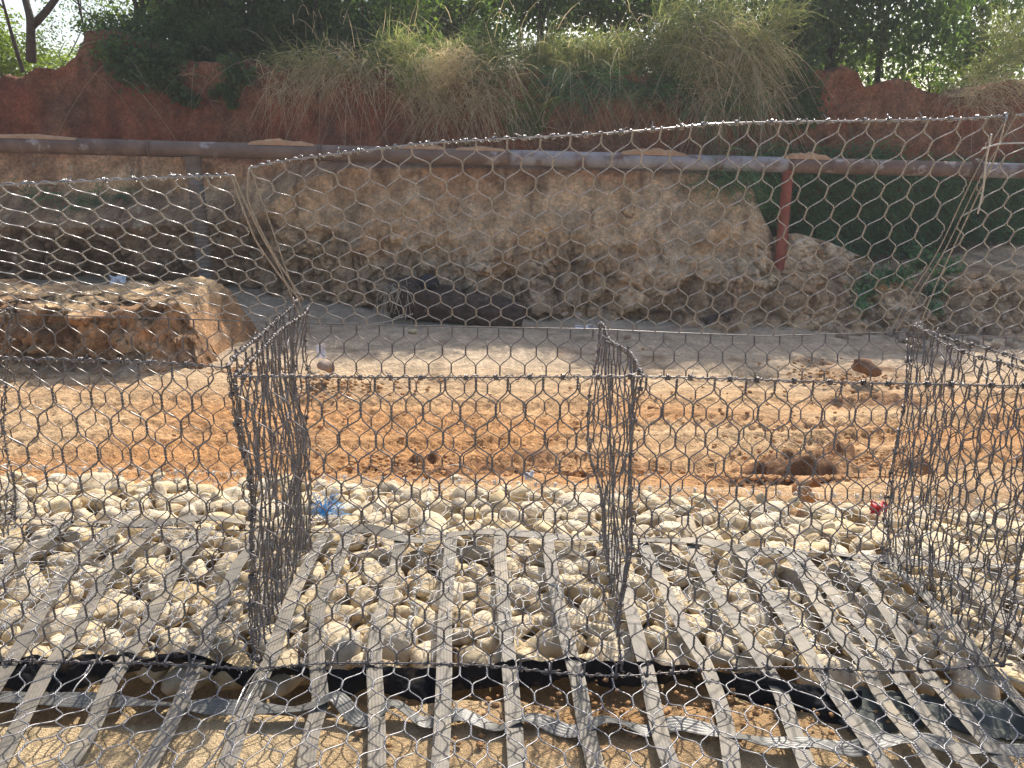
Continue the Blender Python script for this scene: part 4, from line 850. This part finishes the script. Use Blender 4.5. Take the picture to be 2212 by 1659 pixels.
TR = [
 ('airy pale tree showing sky through it above the red hump', 180, 15.5, 4.40, 1.30, 1.10, 'airy', 'leaf_mid', 1, .03),
 ('dense dark bush at the left of the creeper', 285, 12.9, 3.05, 0.75, 0.55, 'dense', 'leaf_dark', 0, .03),
 ('dense dark bush just right of the slanting tree', 400, 13.0, 3.15, 0.85, 0.70, 'dense', 'leaf_dark', 1, .03),
 ('dark bush over the middle of the bare red face', 510, 13.1, 3.20, 0.80, 0.70, 'dense', 'leaf_dark', 2, .03),
 ('dark bush with pale stems above the left straw tussock', 640, 13.2, 3.15, 0.85, 0.75, 'dense', 'leaf_dark', 3, .03),
 ('dark bush left of the big sunlit tussock', 780, 13.3, 3.20, 0.85, 0.70, 'dense', 'leaf_dark', 4, .03),
 ('shady tree with hanging boughs behind the left bushes', 440, 13.7, 4.65, 1.49, 1.55, 'dense', 'leaf_dark', 5, .08),
 ('shady tree above the left straw tussock', 600, 14.1, 4.75, 1.61, 1.71, 'dense', 'leaf_dark', 6, .08),
 ('dark tree whose trunk stands left of the sunlit tussock', 760, 13.9, 4.75, 1.49, 1.86, 'dense', 'leaf_mid', 7, .09),
 ('light green tree behind the sunlit tussock', 900, 15.6, 3.9, 1.49, 0.9, 'dense', 'leaf_mid', 8, .07),
 ('dark tree rising behind the sunlit tussock, left of the sky gap', 1010, 16.2, 4.2, 1.38, 0.9, 'dense', 'leaf_mid', 9, .07),
 ('very dark leafy tree right of the reeds', 1175, 13.9, 4.60, 1.0, 1.3, 'dense', 'leaf_dark', 10, .07),
 ('tree with sky showing through above the grassy bank', 1340, 15.1, 4.75, 1.5, 1.3, 'dense', 'leaf_dark', 11, .07),
 ('dark tree behind the tall dry tussock', 1490, 13.7, 4.85, 0.92, 1.08, 'dense', 'leaf_dark', 12, .07),
 ('grey-green shrub on top of the tall dry tussock', 1600, 13.2, 3.70, 0.80, 0.75, 'airy', 'leaf_dark', 13, .03),
 ('dark tree with two stems right of the tall dry tussock', 1700, 13.3, 4.35, 1.03, 1.55, 'dense', 'leaf_dark', 14, .07),
 ('dark tree with thick trunk above the right bare face', 1800, 13.7, 4.45, 1.15, 1.32, 'dense', 'leaf_dark', 15, .09),
 ('leafy tree left of the notch in the cliff', 1910, 13.5, 4.15, 1.09, 1.47, 'dense', 'leaf_dark', 16, .06),
 ('yellow-green sunlit shrub in the notch of the cliff', 2025, 14.2, 2.95, 0.65, 0.60, 'bright', 'leaf_bright', 17, .02),
 ('pale leafy tree right of the notch', 2130, 14.1, 4.15, 1.03, 1.40, 'bright', 'leaf_mid', 18, .05),
 ('grey-green tree at the far right edge', 2240, 13.1, 4.25, 1.03, 1.40, 'airy', 'leaf_dark', 19, .05),
 ('grey-green bush tangled in the top of the tall dry tussock', 1545, 12.1, 3.25, .5, .45, 'dense', 'leaf_mid', 35, .02),
 ('small bush at the left root of the big sunlit tussock', 850, 12.0, 2.95, .42, .34, 'dense', 'leaf_dark', 36, .02),
 ('small bush behind the middle of the big sunlit tussock', 1040, 12.1, 3.05, .45, .36, 'dense', 'leaf_mid', 37, .02),
 ('low grey-green bush just right of the reeds', 1190, 12.5, 3.0, .6, .36, 'dense', 'leaf_mid', 31, .02),
 ('low grey-green bush in the middle of the grassy bank', 1310, 12.5, 3.0, .65, .36, 'dense', 'leaf_mid', 32, .02),
 ('low grey-green bush beside the tall dry tussock', 1430, 12.5, 3.05, .6, .38, 'dense', 'leaf_mid', 33, .02),
 ('bright backlit shrub behind the left end of the cliff', -10, 15.5, 3.20, 1.00, 0.70, 'bright', 'leaf_bright', 20, .03),
 ('bright backlit tree far back behind the slanting tree', 380, 19.0, 4.00, 1.60, 1.20, 'bright', 'leaf_bright', 21, .05),
 ('bright backlit tree far back behind the left bushes', 640, 20.0, 4.00, 1.70, 1.20, 'bright', 'leaf_bright', 22, .05),
 ('bright backlit tree far back behind the sunlit tussock', 900, 19.5, 4.10, 1.70, 1.20, 'bright', 'leaf_bright', 23, .05),
 ('bright backlit tree far back behind the grassy bank', 1260, 20.0, 3.70, 1.60, 0.80, 'bright', 'leaf_mid', 24, .05),
 ('bright backlit tree far back behind the tall dry tussock', 1560, 20.0, 4.20, 1.60, 1.30, 'bright', 'leaf_mid', 25, .05),
 ('bright backlit tree far back behind the right bare face', 1830, 20.0, 3.80, 1.70, 1.20, 'bright', 'leaf_bright', 26, .05),
 ('bright backlit tree far back right of the notch', 2120, 20.0, 3.60, 1.70, 1.10, 'bright', 'leaf_bright', 27, .05),
 ('low far tree behind the red hump at left', 130, 21.0, 3.40, 1.70, 0.60, 'bright', 'leaf_bright', 28, .05),
]
for lb, px, y, zc, rx, rz, kd, m_, s, r0 in TR:
    bush = 'bush' in lb or 'shrub' in lb
    tree(lb, px, y, zc, rx, rz, kd, m_, r0, 4 if bush else 6, s, cat='bush' if bush else 'tree', name='bush' if bush else 'tree')
def creeper(label, spots, m_='leaf_dark'):
    t_ = thing('creeper', label, 'creeper', cliff_at(*spots[0][:2])); g = np.random.default_rng(len(label)); mb = MB(); st = []
    for px, py, rr, n in spots:
        c = cliff_at(px, py)+np.array([0, -.10, 0]); p_ = c+g.normal(size=(n, 3))*np.array([rr, .12, rr*.8])*.5
        a = g.normal(size=(n, 3))*.6+np.array([0, -.3, -.7]); a /= np.linalg.norm(a, axis=1, keepdims=True); b = np.cross(a, g.normal(size=(n, 3))); b /= np.linalg.norm(b, axis=1, keepdims=True)
        L = .075*g.uniform(.6, 1.3, (n, 1)); W_ = L*.28
        mb.add(np.stack([p_, p_+a*L*.45+b*W_, p_+a*L, p_+a*L*.45-b*W_], 1), np.arange(n*4).reshape(-1, 4))
        st.append(smooth_path([c+np.array([0, .1, rr]), c, c+np.array([.1*g.normal(), 0, -rr*.6])], 10))
    mb.build('foliage', M[m_], t_, smooth=False); [tubes(MB(), q_, .008, 5).build('stem', M['bark'], t_) for q_ in st]
creeper('leafy dark creeper hanging down the red face at left', [(250, 110, .3, 420), (290, 120, .35, 520), (330, 130, .32, 480), (280, 155, .22, 260), (320, 165, .22, 260), (355, 165, .2, 240), (380, 190, .16, 160), (410, 205, .14, 120), (370, 130, .3, 380), (425, 222, .1, 50)])
creeper('small dark creeper strand hanging right of the larger one', [(505, 140, .2, 200), (515, 170, .16, 160), (490, 188, .12, 90), (470, 200, .1, 50), (505, 205, .1, 90), (505, 225, .08, 60), (540, 160, .14, 90)])
creeper('dark shrub hanging down the cliff right of the tall dry tussock', [(1700, 150, .35, 500), (1720, 185, .32, 500), (1715, 225, .30, 420), (1745, 235, .25, 260), (1690, 215, .28, 320), (1730, 260, .2, 180)])
creeper('green vine spilling over the earth heap in the hollow', [(1960, 545, .2, 300), (1990, 560, .2, 280), (2030, 575, .18, 220), (1940, 590, .15, 140), (1900, 590, .15, 160), (1860, 620, .16, 180), (1850, 650, .12, 90), (2010, 620, .14, 160), (2005, 660, .1, 90)], 'grass_dark')

# ------------------------------------------------------------------ thin even volume, added to imitate milky lens glare
hz = bpy.data.materials.new('glare_haze'); hz.use_nodes = True; n_ = hz.node_tree.nodes; n_.remove(n_['Principled BSDF'])
pv = n_.new('ShaderNodeVolumePrincipled'); pv.inputs['Color'].default_value = (.92, .95, .98, 1); pv.inputs['Density'].default_value = .0020; pv.inputs['Anisotropy'].default_value = .3
hz.node_tree.links.new(pv.outputs[0], n_['Material Output'].inputs['Volume'])
x_, a_, b_ = 124., -1.9, 9.5
hb = MB().add([(-x_, -x_, a_), (x_, -x_, a_), (x_, x_, a_), (-x_, x_, a_), (-x_, -x_, b_), (x_, -x_, b_), (x_, x_, b_), (-x_, x_, b_)],
              [(0, 3, 2, 1), (4, 5, 6, 7), (0, 1, 5, 4), (1, 2, 6, 5), (2, 3, 7, 6), (3, 0, 4, 7)]).build('glare_haze', hz, smooth=False); hb['kind'] = 'stuff'
